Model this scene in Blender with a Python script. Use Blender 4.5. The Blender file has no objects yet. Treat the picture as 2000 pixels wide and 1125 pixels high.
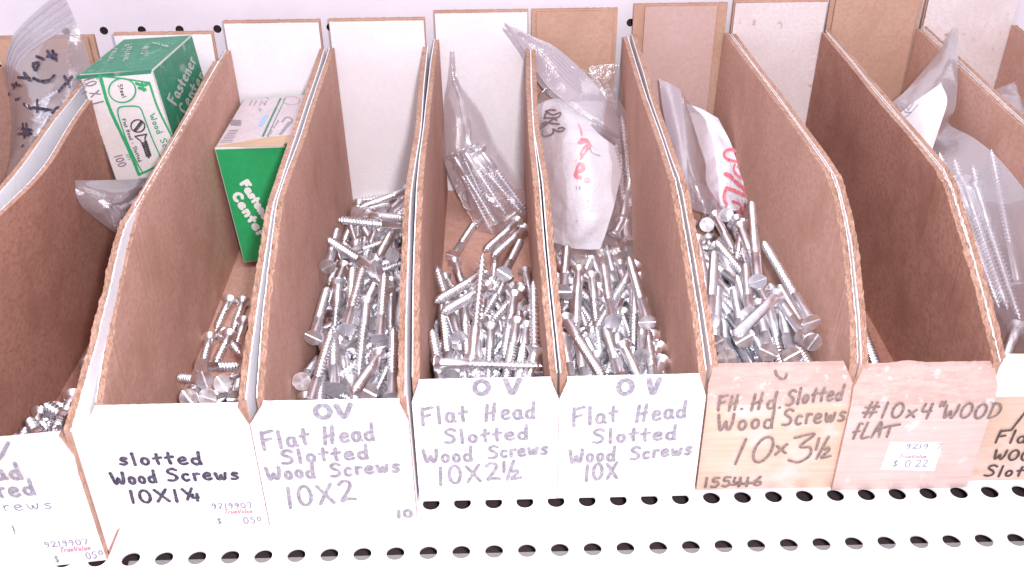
import bpy, math, random
import numpy as np
from mathutils import Vector, Matrix, noise as mnoise

# ------------------------------------------------------------------ camera, world, lamps
S = 0.001                                   # everything below is written in millimetres
CAM = dict(C=(207.77, -428.33, 431.8), f=2019.46, pit=33.90, yaw=0.92, rol=-0.56)
sc = bpy.context.scene
col = sc.collection
def cam_axes():
    a, w, r = (math.radians(CAM[k]) for k in ('pit', 'yaw', 'rol'))
    F = np.array([math.sin(w)*math.cos(a), math.cos(w)*math.cos(a), -math.sin(a)])
    R = np.array([math.cos(w), -math.sin(w), 0.0]); U = np.cross(R, F)
    return R*math.cos(r)+U*math.sin(r), U*math.cos(r)-R*math.sin(r), F
CR, CU, CF = cam_axes()
CC = np.array(CAM['C'])
cd = bpy.data.cameras.new('camera'); cam = bpy.data.objects.new('camera', cd); col.objects.link(cam)
cd.sensor_width = 36; cd.lens = CAM['f']/2000*36; cd.clip_start = 0.01; cd.clip_end = 20
m = Matrix.Identity(4)
for k in range(3):
    m[k][0], m[k][1], m[k][2], m[k][3] = CR[k], CU[k], -CF[k], CC[k]*S
cam.matrix_world = m
sc.camera = cam
w = bpy.data.worlds.new('World'); sc.world = w; w.use_nodes = True
bg = w.node_tree.nodes['Background']
bg.inputs['Color'].default_value = (0.93, 0.86, 1.0, 1); bg.inputs['Strength'].default_value = 0.84
def lamp(name, loc, aim, power, size, colour, shape='DISK'):
    l = bpy.data.lights.new(name, 'AREA'); l.shape = shape; l.size = size*S; l.energy = power; l.color = colour
    o = bpy.data.objects.new(name, l); col.objects.link(o)
    o.location = Vector(loc)*S
    o.rotation_euler = (Vector(aim)-Vector(loc)).to_track_quat('-Z', 'Y').to_euler()
    o['kind'] = 'helper'
    return o
lamp('camera_flash', (238, -440, 455), (230, 60, 60), 4.6, 26, (0.985, 0.93, 0.99))
lamp('ceiling_lamp', (200, -250, 1500), (220, 100, 0), 9.0, 900, (0.97, 0.95, 1.0))
sc.view_settings.view_transform = 'Standard'; sc.view_settings.look = 'None'
sc.view_settings.exposure = 0.20; sc.view_settings.gamma = 1.0
sc.render.engine = 'CYCLES'
sc.cycles.max_bounces = 10; sc.cycles.transparent_max_bounces = 24

def on(px, py, ax, val):                    # where the sight line of a photo pixel meets the plane axis = val (mm)
    d = CF + CR*(px-1000)/CAM['f'] + CU*(562.5-py)/CAM['f']
    return CC + d*((val-CC[ax])/d[ax])
def on_plane(px, py, P, N):
    d = CF + CR*(px-1000)/CAM['f'] + CU*(562.5-py)/CAM['f']
    N = np.asarray(N, float); P = np.asarray(P, float)
    return CC + d*(((P-CC) @ N)/(d @ N))

# ------------------------------------------------------------------ object helpers
def link(name, data, parent=None, loc=None):
    o = bpy.data.objects.new(name, data); col.objects.link(o)
    if parent is not None: o.parent = parent
    if loc is not None: o.location = loc
    return o
def tag(o, label=None, cat=None, group=None, kind=None):
    for k, v in (('label', label), ('category', cat), ('group', group), ('kind', kind)):
        if v: o[k] = v
    return o
def empty(name, loc, label=None, cat=None, group=None):
    o = link(name, None, None, Vector([float(c) for c in loc])*S); o.empty_display_size = 0.01
    return tag(o, label, cat, group)
def world_loc(o):                           # parents of meshes are never rotated while their parts are built
    p = np.zeros(3)
    while o is not None: p = p+np.array(o.location); o = o.parent
    return p
class MB:
    """collects vertices (mm, world) and faces with a material slot each"""
    def __init__(s): s.v = []; s.f = []; s.m = []; s.sm = []
    def add(s, vs, fs, mi=0, smooth=False):
        b = len(s.v); s.v += [tuple(float(c) for c in q) for q in vs]
        for f in fs: s.f.append(tuple(b+i for i in f)); s.m.append(mi); s.sm.append(smooth)
    def grid(s, P, mi=0, smooth=True, flip=False):
        P = np.asarray(P); n, k = P.shape[:2]; fs = []
        for i in range(n-1):
            for j in range(k-1):
                q = (i*k+j, i*k+j+1, (i+1)*k+j+1, (i+1)*k+j)
                fs.append(q[::-1] if flip else q)
        s.add(P.reshape(-1, 3), fs, mi, smooth)
    def box(s, a, b, mi=0):
        x0, y0, z0 = a; x1, y1, z1 = b
        s.add([(x0,y0,z0),(x1,y0,z0),(x1,y1,z0),(x0,y1,z0),(x0,y0,z1),(x1,y0,z1),(x1,y1,z1),(x0,y1,z1)],
              [(0,3,2,1),(4,5,6,7),(0,1,5,4),(1,2,6,5),(2,3,7,6),(3,0,4,7)], mi)
    def build(s, name, mats, parent=None, origin=None):
        if origin is None:
            origin = world_loc(parent)/S if parent is not None else np.array(s.v).mean(0)
        origin = np.asarray(origin, float)
        me = bpy.data.meshes.new(name)
        me.from_pydata([tuple((np.array(q)-origin)*S) for q in s.v], [], s.f)
        for mm in (mats if isinstance(mats, (list, tuple)) else [mats]): me.materials.append(mm)
        me.polygons.foreach_set('material_index', s.m); me.polygons.foreach_set('use_smooth', s.sm)
        me.update()
        o = link(name, me, parent)
        if parent is None: o.location = Vector([float(c) for c in origin])*S
        else: o.location = Vector([float(c)*S for c in origin-world_loc(parent)/S])
        return o
rnd = random.Random(7)

# ------------------------------------------------------------------ materials
def nt(name):
    m = bpy.data.materials.new(name); m.use_nodes = True
    t = m.node_tree; return m, t, t.nodes['Principled BSDF']
def N(t, kind, **kw):
    n = t.nodes.new(kind)
    for k, v in kw.items():
        if k in n.inputs: n.inputs[k].default_value = v
        else: setattr(n, k, v)
    return n
def mix(t, a, b, fac, mode='MIX'):
    n = t.nodes.new('ShaderNodeMix'); n.data_type = 'RGBA'; n.blend_type = mode
    for sock, val in ((n.inputs[0], fac), (n.inputs[6], a), (n.inputs[7], b)):
        if hasattr(val, 'is_linked'): t.links.new(val, sock)
        elif isinstance(val, (int, float)): sock.default_value = val
        else: sock.default_value = (*val, 1) if len(val) == 3 else val
    return n.outputs[2]
def noise(t, scale, stretch=(1, 1, 1), detail=4, lo=0.35, hi=0.65, rough=0.6, off=0.0):
    g = t.nodes.new('ShaderNodeNewGeometry'); mp = N(t, 'ShaderNodeMapping')
    t.links.new(g.outputs['Position'], mp.inputs['Vector'])
    mp.inputs['Scale'].default_value = [1000*c*scale for c in stretch]
    mp.inputs['Location'].default_value = (off, off*1.7, off*.3)
    n = N(t, 'ShaderNodeTexNoise', Scale=1.0, Detail=detail, Roughness=rough)
    t.links.new(mp.outputs[0], n.inputs['Vector'])
    r = N(t, 'ShaderNodeMapRange'); r.inputs['From Min'].default_value = lo; r.inputs['From Max'].default_value = hi
    t.links.new(n.outputs['Fac'], r.inputs['Value'])
    return r.outputs[0]
def bump(t, p, h, strength, dist):
    b = N(t, 'ShaderNodeBump', Strength=strength, Distance=dist*S)
    t.links.new(h, b.inputs['Height']); t.links.new(b.outputs[0], p.inputs['Normal'])
def board(name, base, dark, light, amount=0.5, streak=(0.8, 0.5, 0.8), rough=0.8, stain=None, spots=None, bumpd=0.06):
    m, t, p = nt(name)
    c = mix(t, base, dark, noise(t, 0.5, streak, 5, 0.42, 0.75))
    c = mix(t, c, light, noise(t, 0.9, streak, 4, 0.55, 0.85, off=9))
    c = mix(t, c, dark, noise(t, 0.028, (1, 1, 1), 3, 0.45, 0.8, off=3))
    if stain: c = mix(t, c, stain[0], noise(t, stain[1], (1, 1, 1), 4, stain[2], stain[3], off=17))
    if spots: c = mix(t, c, spots[0], noise(t, spots[1], (1, 1, 1), 2, spots[2], spots[2]+0.03, off=31))
    t.links.new(c, p.inputs['Base Color']); p.inputs['Roughness'].default_value = rough
    p.inputs['Specular IOR Level'].default_value = 0.35
    bump(t, p, noise(t, 1.4, (1, 1, 1), 3, 0.2, 0.8), 0.5, bumpd)
    return m
M = {}
M['kraft'] = board('kraft board', (0.575, 0.345, 0.275), (0.455, 0.25, 0.185), (0.65, 0.42, 0.345), spots=((0.20, 0.10, 0.07), 0.75, 0.70))
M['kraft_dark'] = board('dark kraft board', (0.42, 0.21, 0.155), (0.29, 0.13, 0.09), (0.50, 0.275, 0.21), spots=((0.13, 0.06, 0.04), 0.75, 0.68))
M['kraft_light'] = board('light kraft board', (0.54, 0.34, 0.25), (0.45, 0.265, 0.185), (0.60, 0.40, 0.31))
M['mauve'] = board('pinkish board', (0.56, 0.40, 0.36), (0.50, 0.34, 0.30), (0.60, 0.44, 0.40))
M['white_board'] = board('white board', (0.80, 0.785, 0.80), (0.74, 0.715, 0.74), (0.83, 0.82, 0.83), rough=0.55, bumpd=0.03)
M['white_worn'] = board('worn white board', (0.76, 0.69, 0.68), (0.66, 0.56, 0.54), (0.80, 0.75, 0.74), stain=((0.45, 0.25, 0.19), 0.10, 0.64, 0.78), rough=0.6)
M['torn'] = board('torn board edge', (0.45, 0.28, 0.21), (0.31, 0.18, 0.125), (0.60, 0.43, 0.35), streak=(0.35, 0.35, 0.35), rough=0.9, bumpd=0.25)
M['pink_panel'] = board('rubbed pinkish board', (0.575, 0.45, 0.41), (0.50, 0.375, 0.33), (0.63, 0.51, 0.47), streak=(0.05, 0.3, 0.8), stain=((0.74, 0.61, 0.57), 0.09, 0.60, 0.78), rough=0.6)
M['tan_panel'] = board('taped tan board', (0.585, 0.435, 0.335), (0.50, 0.355, 0.26), (0.65, 0.51, 0.42), streak=(0.05, 0.3, 0.8), stain=((0.66, 0.50, 0.45), 0.03, 0.5, 0.65), rough=0.45)
M['band'] = board('scuffed fold', (0.52, 0.375, 0.33), (0.42, 0.28, 0.235), (0.62, 0.475, 0.425), streak=(0.2, 0.5, 0.8), stain=((0.72, 0.60, 0.57), 0.2, 0.60, 0.74), rough=0.7)
M['band_pale'] = board('scuffed pale fold', (0.70, 0.58, 0.55), (0.60, 0.47, 0.44), (0.76, 0.66, 0.63), streak=(0.2, 0.5, 0.8), stain=((0.82, 0.75, 0.73), 0.2, 0.6, 0.7), rough=0.7)
def paint(name, base, rough=0.35, dirt=None):
    m, t, p = nt(name)
    c = mix(t, base, [k*0.93 for k in base], noise(t, 0.02, (1, 1, 1), 4, 0.4, 0.7))
    if dirt: c = mix(t, c, dirt, noise(t, 0.35, (1, 1, 1), 3, 0.69, 0.75))
    t.links.new(c, p.inputs['Base Color']); p.inputs['Roughness'].default_value = rough
    bump(t, p, noise(t, 0.6, (1, 1, 1), 3, 0.2, 0.8), 0.15, 0.03)
    return m
M['shelf'] = paint('cream white shelf enamel', (0.82, 0.79, 0.80), 0.35, (0.70, 0.64, 0.62))
M['peg'] = paint('pegboard enamel', (0.72, 0.665, 0.70), 0.5)
M['under'] = paint('painted hole shade', (0.06, 0.04, 0.04), 0.8)  # near-black colour stands in for the shade inside the holes

# ------------------------------------------------------------------ the setting: perforated shelf and pegboard
def perforated(mb, x0, x1, y0, y1, cx, cy, r, to, th, n=24, mi=0, wall=1):
    """one cell with a round hole; to(x, y, depth) -> world point"""
    sq, ci, lo = [], [], []
    for k in range(n):
        a = 2*math.pi*(k+0.5)/n; c, s_ = math.cos(a), math.sin(a)
        tx = (x1-cx)/c if c > 0 else (x0-cx)/c
        ty = (y1-cy)/s_ if s_ > 0 else (y0-cy)/s_
        q = min(abs(tx), abs(ty))
        sq.append(to(cx+c*q, cy+s_*q, 0)); ci.append(to(cx+c*r, cy+s_*r, 0)); lo.append(to(cx+c*r, cy+s_*r, th))
    cor = {}
    vs = sq+ci+lo; fs = []
    for k in range(n):
        j = (k+1) % n
        fs.append((k, j, n+j, n+k))
    mb.add(vs, fs, mi)
    # the square's corners
    for (px_, py_) in ((x1, y1), (x0, y1), (x0, y0), (x1, y0)):
        a = math.atan2(py_-cy, px_-cx) % (2*math.pi); k = int((a/(2*math.pi)*n)-0.5) % n
        mb.add([sq[k], to(px_, py_, 0), sq[(k+1) % n]], [(0, 1, 2)], mi)
    mb.add(ci+lo, [(k, (k+1) % n, n+(k+1) % n, n+k) for k in range(n)], wall)
HS, HX, HY, GAP = 17.87, 6.3, -41.4, 36.21
mb = MB()
flat = lambda x, y, d: (x, y, -d)
nx0, nx1 = -16, 42
for row in (-1, 0, 1):
    for k in range(nx0, nx1):
        cx, cy = HX+k*HS, HY+row*GAP
        perforated(mb, cx-HS/2, cx+HS/2, cy-9, cy+9, cx, cy, 4.95, flat, 1.3)
xa, xb = HX+(nx0-.5)*HS, HX+(nx1-.5)*HS
def sheet(ya, yb): mb.add([(xa, ya, 0), (xb, ya, 0), (xb, yb, 0), (xa, yb, 0)], [(0, 1, 2, 3)])
sheet(HY+GAP+9, 392); sheet(HY+9, HY+GAP-9); sheet(HY-GAP+9, HY-9); sheet(-150, HY-GAP-9)
mb.add([(xa, -150, 0), (xb, -150, 0), (xb, -150, -30), (xa, -150, -30)], [(3, 2, 1, 0)])
tag(mb.build('shelf', [M['shelf'], M['shelf']], origin=(200, 100, 0)), kind='structure')
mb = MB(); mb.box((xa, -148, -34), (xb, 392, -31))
tag(mb.build('dark_sheet_under_holes', M['under'], origin=(200, 100, -31)), kind='structure')  # added dark sheet, so the shelf holes look black
mb = MB(); YP = 384.0
PS = 30.3; px0 = on(203, 60, 1, YP); upr = lambda x, z, d: (x, YP+d, z)
for r_ in range(-1, 3):
    for k in range(-9, 29):
        cx, cz = px0[0]+k*PS, px0[2]+r_*PS
        perforated(mb, cx-PS/2, cx+PS/2, cz-PS/2, cz+PS/2, cx, cz, 3.3, upr, 4)
zl, zh = px0[2]-1.5*PS, px0[2]+2.5*PS; xl, xr = px0[0]-9.5*PS, px0[0]+28.5*PS
for za, zb in ((0, zl), (zh, zh+150)):
    mb.add([(xl, YP, za), (xr, YP, za), (xr, YP, zb), (xl, YP, zb)], [(0, 1, 2, 3)])
tag(mb.build('pegboard_wall', [M['peg'], M['under']], origin=(200, YP, 0)), kind='structure')  # hole rims carry the painted shade too
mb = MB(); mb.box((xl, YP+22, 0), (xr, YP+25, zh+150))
tag(mb.build('dark_sheet_behind_pegboard', M['under'], origin=(200, YP+22, 0)), kind='structure')  # added sheet with shade painted in, darkens the pegboard holes

# ------------------------------------------------------------------ cardboard bins
W, D, TH = 77.9, 371.0, 3.9
PR = [(3.9, 88.5), (12, 93.5), (30, 104), (48, 113.5), (70, 125), (88, 133.5), (103, 140), (116, 143), (130, 143), (200, 141.5), (280, 140.5), (D-6.2, 139.5)]
HF, HB = 87.0, 161.0
#        x       y      back-shift  lean  inner            outer          panel           band          back flap
BINS = {
 0: (-167.60, -46.0, 2, 'kraft', 'white_board', 'white_board', None, 'kraft_light'),
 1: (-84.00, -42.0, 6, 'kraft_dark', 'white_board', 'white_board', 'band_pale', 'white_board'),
 2: (-0.90, -19.5, 0, 'kraft', 'white_board', 'white_board', None, 'white_board'),
 3: (81.60, -18.6, -2, 'kraft', 'white_board', 'white_board', None, 'white_board'),
 4: (160.85, -3.6, -1, 'kraft', 'white_board', 'white_board', None, 'white_board'),
 5: (239.60, -3.4, -3, 'kraft', 'white_board', 'white_board', None, 'kraft_light'),
 6: (320.30, 0.8, -3, 'kraft', 'white_worn', 'tan_panel', 'band', 'mauve'),
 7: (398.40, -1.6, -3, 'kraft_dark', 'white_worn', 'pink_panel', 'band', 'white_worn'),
 8: (476.30, 4.0, -3, 'kraft', 'white_worn', 'tan_panel', 'white_board', 'kraft_light'),
 9: (555.10, 9.0, -3, 'kraft', 'white_worn', 'white_board', None, 'white_worn'),
}
BOW = {(3, 1): 0.5, (4, 0): -0.5, (4, 1): -4.6, (5, 0): -5.4, (5, 1): -1.8, (6, 0): -3.9, (6, 1): 11.0, (7, 0): 10.6, (0, 1): 6.0, (1, 0): 10.0, (2, 1): 3.2, (3, 0): 0.0, (1, 1): 7.5, (2, 0): 1.0}   # sideways sag of a wall (mm)
LABELS = {
 0: 'cardboard bin at the far left edge holding a marked zip bag',
 1: 'cardboard bin holding the green and white box of 10 X 1 wood screws',
 2: 'cardboard bin whose white front reads slotted wood screws 10X1 1/4 in black',
 3: 'cardboard bin whose white front reads flat head slotted wood screws 10X2',
 4: 'cardboard bin whose white front reads flat head slotted wood screws 10X2 1/2',
 5: 'cardboard bin with faded 10X on its white front and brown back wall',
 6: 'cardboard bin with tan front reading FH. Hd. slotted wood screws 10x3 1/2',
 7: 'nearly empty cardboard bin with pinkish front reading #10x4" wood flat',
 8: 'cardboard bin at the right edge, tan front reading 10 flat wood slotted',
 9: 'cardboard bin in the upper right corner, only its back part showing',
}
def path(pts, step):
    out = []; 
    for (a, b) in zip(pts[:-1], pts[1:]):
        n = max(1, int(math.hypot(b[0]-a[0], b[1]-a[1])/step))
        for k in range(n): out.append((a[0]+(b[0]-a[0])*k/n, a[1]+(b[1]-a[1])*k/n))
    out.append(pts[-1]); return out
def nz(a, b, c=0.0): return mnoise.noise(Vector((a, b, c)))
FOLD, LEAN = 63.0, 0.17
BIN = {}
def panel_y(i, z, x=None):                          # depth of the outer face of a bin's front at height z
    b = BINS[i]; y = b[1]-0.2
    if i == 1 and x is not None: y -= 0.12*(b[0]+W-x)      # the far left bin stands askew
    return y + (max(0.0, z-FOLD)*LEAN if b[6] else 0.0)
def make_bin(i):
    x, y, sh, inn, out, pan, band, flap = BINS[i]
    root = empty('cardboard_bin', (x+W/2, y, 0), LABELS[i], 'cardboard bin', 'cardboard bins side by side on the shelf')
    BIN[i] = root
    bend = lambda yy: sh*max(0, yy-y)/D
    for side in (0, 1):
        s = -1 if side == 0 else 1           # direction of the outer face
        xo = x if side == 0 else x+W
        seed = i*10+side*3.7
        top = path(PR, 1.0); mbw = MB()
        bow = lambda yy, zz: (1.1*nz(yy*0.012, seed, 1.0)-0.4)*min(1, zz/90) - 3.2*max(0, yy/D-.3)*(1-min(1, zz/140.0))
        gb = BOW.get((i, side), 0.0)*s
        def sag(yy):
            if (i, side) in ((0, 1), (1, 0)): return math.exp(-((yy-180)/72)**2)
            return math.sin(math.pi*min(1.0, max(0.0, yy/D))**(.6 if gb*s > 2 else .9))
        bow = (lambda f0: lambda yy, zz: f0(yy, zz)+gb*sag(yy)*min(1.0, zz/125))(bow)
        n = len(top); I, O, E = [], [], []
        T = [0, .1, .22, .36, .5, .64, .74, .83, .84, 1]
        ax_ = 0
        for k, (yy, zz) in enumerate(top):
            torn = 1.0 if yy < 118 else 0.35
            xs = xo + bend(y+yy) + s*0
            rowI, rowO, rowE = [], [], []
            for zf in (0, .25, .5, .75, 1):
                z_ = zf*zz
                b_ = bow(yy, z_)
                rowI.append((xs-s*TH+s*b_, y+yy, z_)); rowO.append((xs+s*b_, y+yy, z_))
            r1 = nz(yy*0.55, seed, 5)*0.9+nz(yy*1.7, seed, 8)*0.5
            r2 = nz(yy*0.5, seed, 15)*0.9+nz(yy*1.9, seed, 18)*0.5
            b_ = bow(yy, zz)
            low = torn*(1.5*nz(yy*.075, seed, 120)+1.0*nz(yy*.2, seed, 130)) if yy < 118 else 0.0
            for j, t_ in enumerate(T):
                ridge = .5+.34*math.sin(2*math.pi*yy/8.5+seed+2*nz(yy*.05, seed, 2))
                dep = -1.9*(1-math.exp(-((t_-ridge)/.2)**2))
                if j in (0, len(T)-1): dep = 0.15
                elif j == len(T)-2: dep = 0.15
                elif j in (1, len(T)-3): dep *= .5
                flake = max(0.0, nz(yy*.16, t_*2.2, seed+60))*2.2
                h = torn*(dep + (r1 if t_ < .5 else r2)*0.7 + nz(yy*0.5, t_*6, seed)*0.9 + (flake if 0 < j < len(T)-2 else 0)) + low*(1 if t_ < .6 else .5)
                jx = torn*(0.5*nz(yy*0.45, t_*3+20, seed)+(0.9*nz(yy*.14, seed, 77) if j <= 1 else 0)) if j < len(T)-2 else torn*.15*nz(yy*.4, seed, 90)
                jy = torn*0.8*nz(yy*0.6, t_*4+40, seed)
                px_ = xs - s*TH*(1-t_) + s*b_ - s*abs(jx)*(1 if j <= 1 else .4)
                if j == 0: rowI[-1] = (px_, y+yy+jy, zz+h)
                if j == len(T)-1: rowO[-1] = (px_, y+yy+jy, zz+h)
                rowE.append((px_, y+yy+jy, zz+h))
            I.append(rowI); O.append(rowO); E.append(rowE)
        mbw.grid(I, 0, True, flip=(s > 0)); mbw.grid(O, 1, True, flip=(s < 0)); EA = np.array(E); mbw.grid(EA[:, :len(T)-1], 2, False, flip=(s < 0)); mbw.grid(EA[:, len(T)-2:], 1, False, flip=(s < 0))
        mbw.add([I[0][k] for k in range(5)]+[O[0][k] for k in range(5)], [(k, k+1, k+6, k+5) for k in range(4)], 2)
        mbw.build('side_wall', [M[inn], M[out], M['torn']], root)
    # floor of the bin
    mbf = MB(); mbf.box((x+2.6, y+TH, 0.6), (x+W-2.6+sh*.5, y+D-3.4, 3.2)); mbf.build('bottom', M[inn], root)
    # back wall: kraft board with the flap folded down over it
    xl_, xr_ = x+sh+1.2, x+W+sh-{5: 8.5}.get(i, 2.0)
    mk = MB(); NB = 40
    HBi = HB + {6: 1.5, 7: 4, 8: 4, 9: 7}.get(i, 0)
    zt = [HBi + 0.5*nz(k*.6, i, 3) for k in range(NB+1)]
    xx = [xl_+0.3+(xr_-xl_-0.6)*k/NB for k in range(NB+1)]
    wide = [max(xl_+.3, min(xr_-.3, q)) for q in xx]
    for dy, mi, fl in ((D-3.2, 0, False), (D, 1, True)):
        mk.grid([[(wide[k], y+dy, 0.7), (wide[k], y+dy, zt[k])] for k in range(NB+1)], mi, False, flip=not fl)
    mk.grid([[(wide[k], y+D-3.2, zt[k]), (wide[k], y+D, zt[k])] for k in range(NB+1)], 2, False, flip=True)
    for k in (0, NB):
        mk.add([(wide[k], y+D-3.2, .7), (wide[k], y+D, .7), (wide[k], y+D, zt[k]), (wide[k], y+D-3.2, zt[k])], [(0, 1, 2, 3)], 2)
    mk.build('back_wall', [M['kraft_light'], M[out], M['torn']], root)
    mk = MB(); ins = 1.2 if i not in (0, 5, 6, 8) else 4.0
    fl_l, fl_r = xl_+ins, xr_-ins
    if i == 6: fl_l, fl_r = xl_+9, xr_-9
    cols = []
    for k in range(NB+1):
        q = fl_l+(fl_r-fl_l)*k/NB
        cols.append([(q, y+D-5.4+0.5*nz(q*.05, zz*.04, i), zz) for zz in np.linspace(3.4, HBi-1.0+.4*nz(k*.8, i, 9), 9)])
    mk.grid(cols, 0, True, flip=True)
    mk.add([c[-1] for c in cols]+[(c[-1][0], y+D-3.3, c[-1][2]) for c in cols], [(k, k+1, NB+k+2, NB+k+1) for k in range(NB)], 1)
    for c, fs in ((cols[0], 1), (cols[-1], 1)):
        mk.add([c[0], c[-1], (c[-1][0], y+D-3.3, c[-1][2]), (c[0][0], y+D-3.3, c[0][2])], [(0, 1, 2, 3)], 1)
    mk.build('back_flap', [M[flap], M['torn']], root)
    # front panel: chamfered top corners, perforated (toothed) side edges, slightly folded back band on the old ones
    oL, oR, cL, cR = {2: (6.6, .4, 7.0, 4.5), 3: (4.2, .3, 8.0, 4.0), 6: (.4, .3, 2.0, 5.5), 1: (0, 0, 4, 5.5)}.get(i, (.4, .4, 4.3, 4.3))
    pl, pr_ = x-oL, x+W+oR
    cdz = 13.0 if i != 6 else 11.0
    zz = [0.4] + list(np.arange(1.4, HF-cdz, 0.9)) + list(np.linspace(HF-cdz, HF, 18))
    zz = sorted(zz+[FOLD-.01, FOLD+.6]); NC = 30
    rows_f, rows_b = [], []
    for q, z_ in enumerate(zz):
        ch = max(0, (z_-(HF-cdz))/cdz)
        jag = 0.32*(q % 2)+0.3*nz(z_*.8, i, 2) if z_ < HF-cdz else 0.35*nz(z_*.9, i, 2)
        a, b = pl+cL*ch+jag, pr_-cR*ch-jag*0.8+0.2*nz(z_*.7, i, 22)
        rf, rb = [], []
        for k in range(NC+1):
            u = a+(b-a)*k/NC
            yf = panel_y(i, z_, u); w_ = 0.16*nz(u*.05, z_*.05, i*3.3)
            zt_ = z_ + (0.45*nz(u*.5, i, 33) + 0.3*nz(u*1.7, i, 34) if q == len(zz)-1 else 0)
            if q == len(zz)-1 and i == 7: zt_ += 1.6*math.exp(-((u-x-28)/6)**2)
            rf.append((u, yf+w_, zt_)); rb.append((u, yf+TH-.25+w_, zt_))
        rows_f.append(rf); rows_b.append(rb)
    mp = MB()
    fold_q = next(q for q, z_ in enumerate(zz) if z_ >= FOLD)
    mp.grid(rows_f[:fold_q+1], 0, True); mp.grid(rows_f[fold_q:], 3, True)
    mp.grid(rows_b, 1, True, flip=True)
    mp.grid([rows_f[-1], rows_b[-1]], 3, False)
    for c in (0, -1):
        mp.grid([[r[c] for r in rows_f], [r[c] for r in rows_b]], 2, False, flip=(c == 0))
    edge = 'torn'
    mp_o = mp.build('front_panel', [M[pan], M[inn], M[edge], M[band] if band else M[pan]], root)
    return root, mp_o
PANEL = {}
for i in BINS:
    r_, PANEL[i] = make_bin(i)

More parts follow.
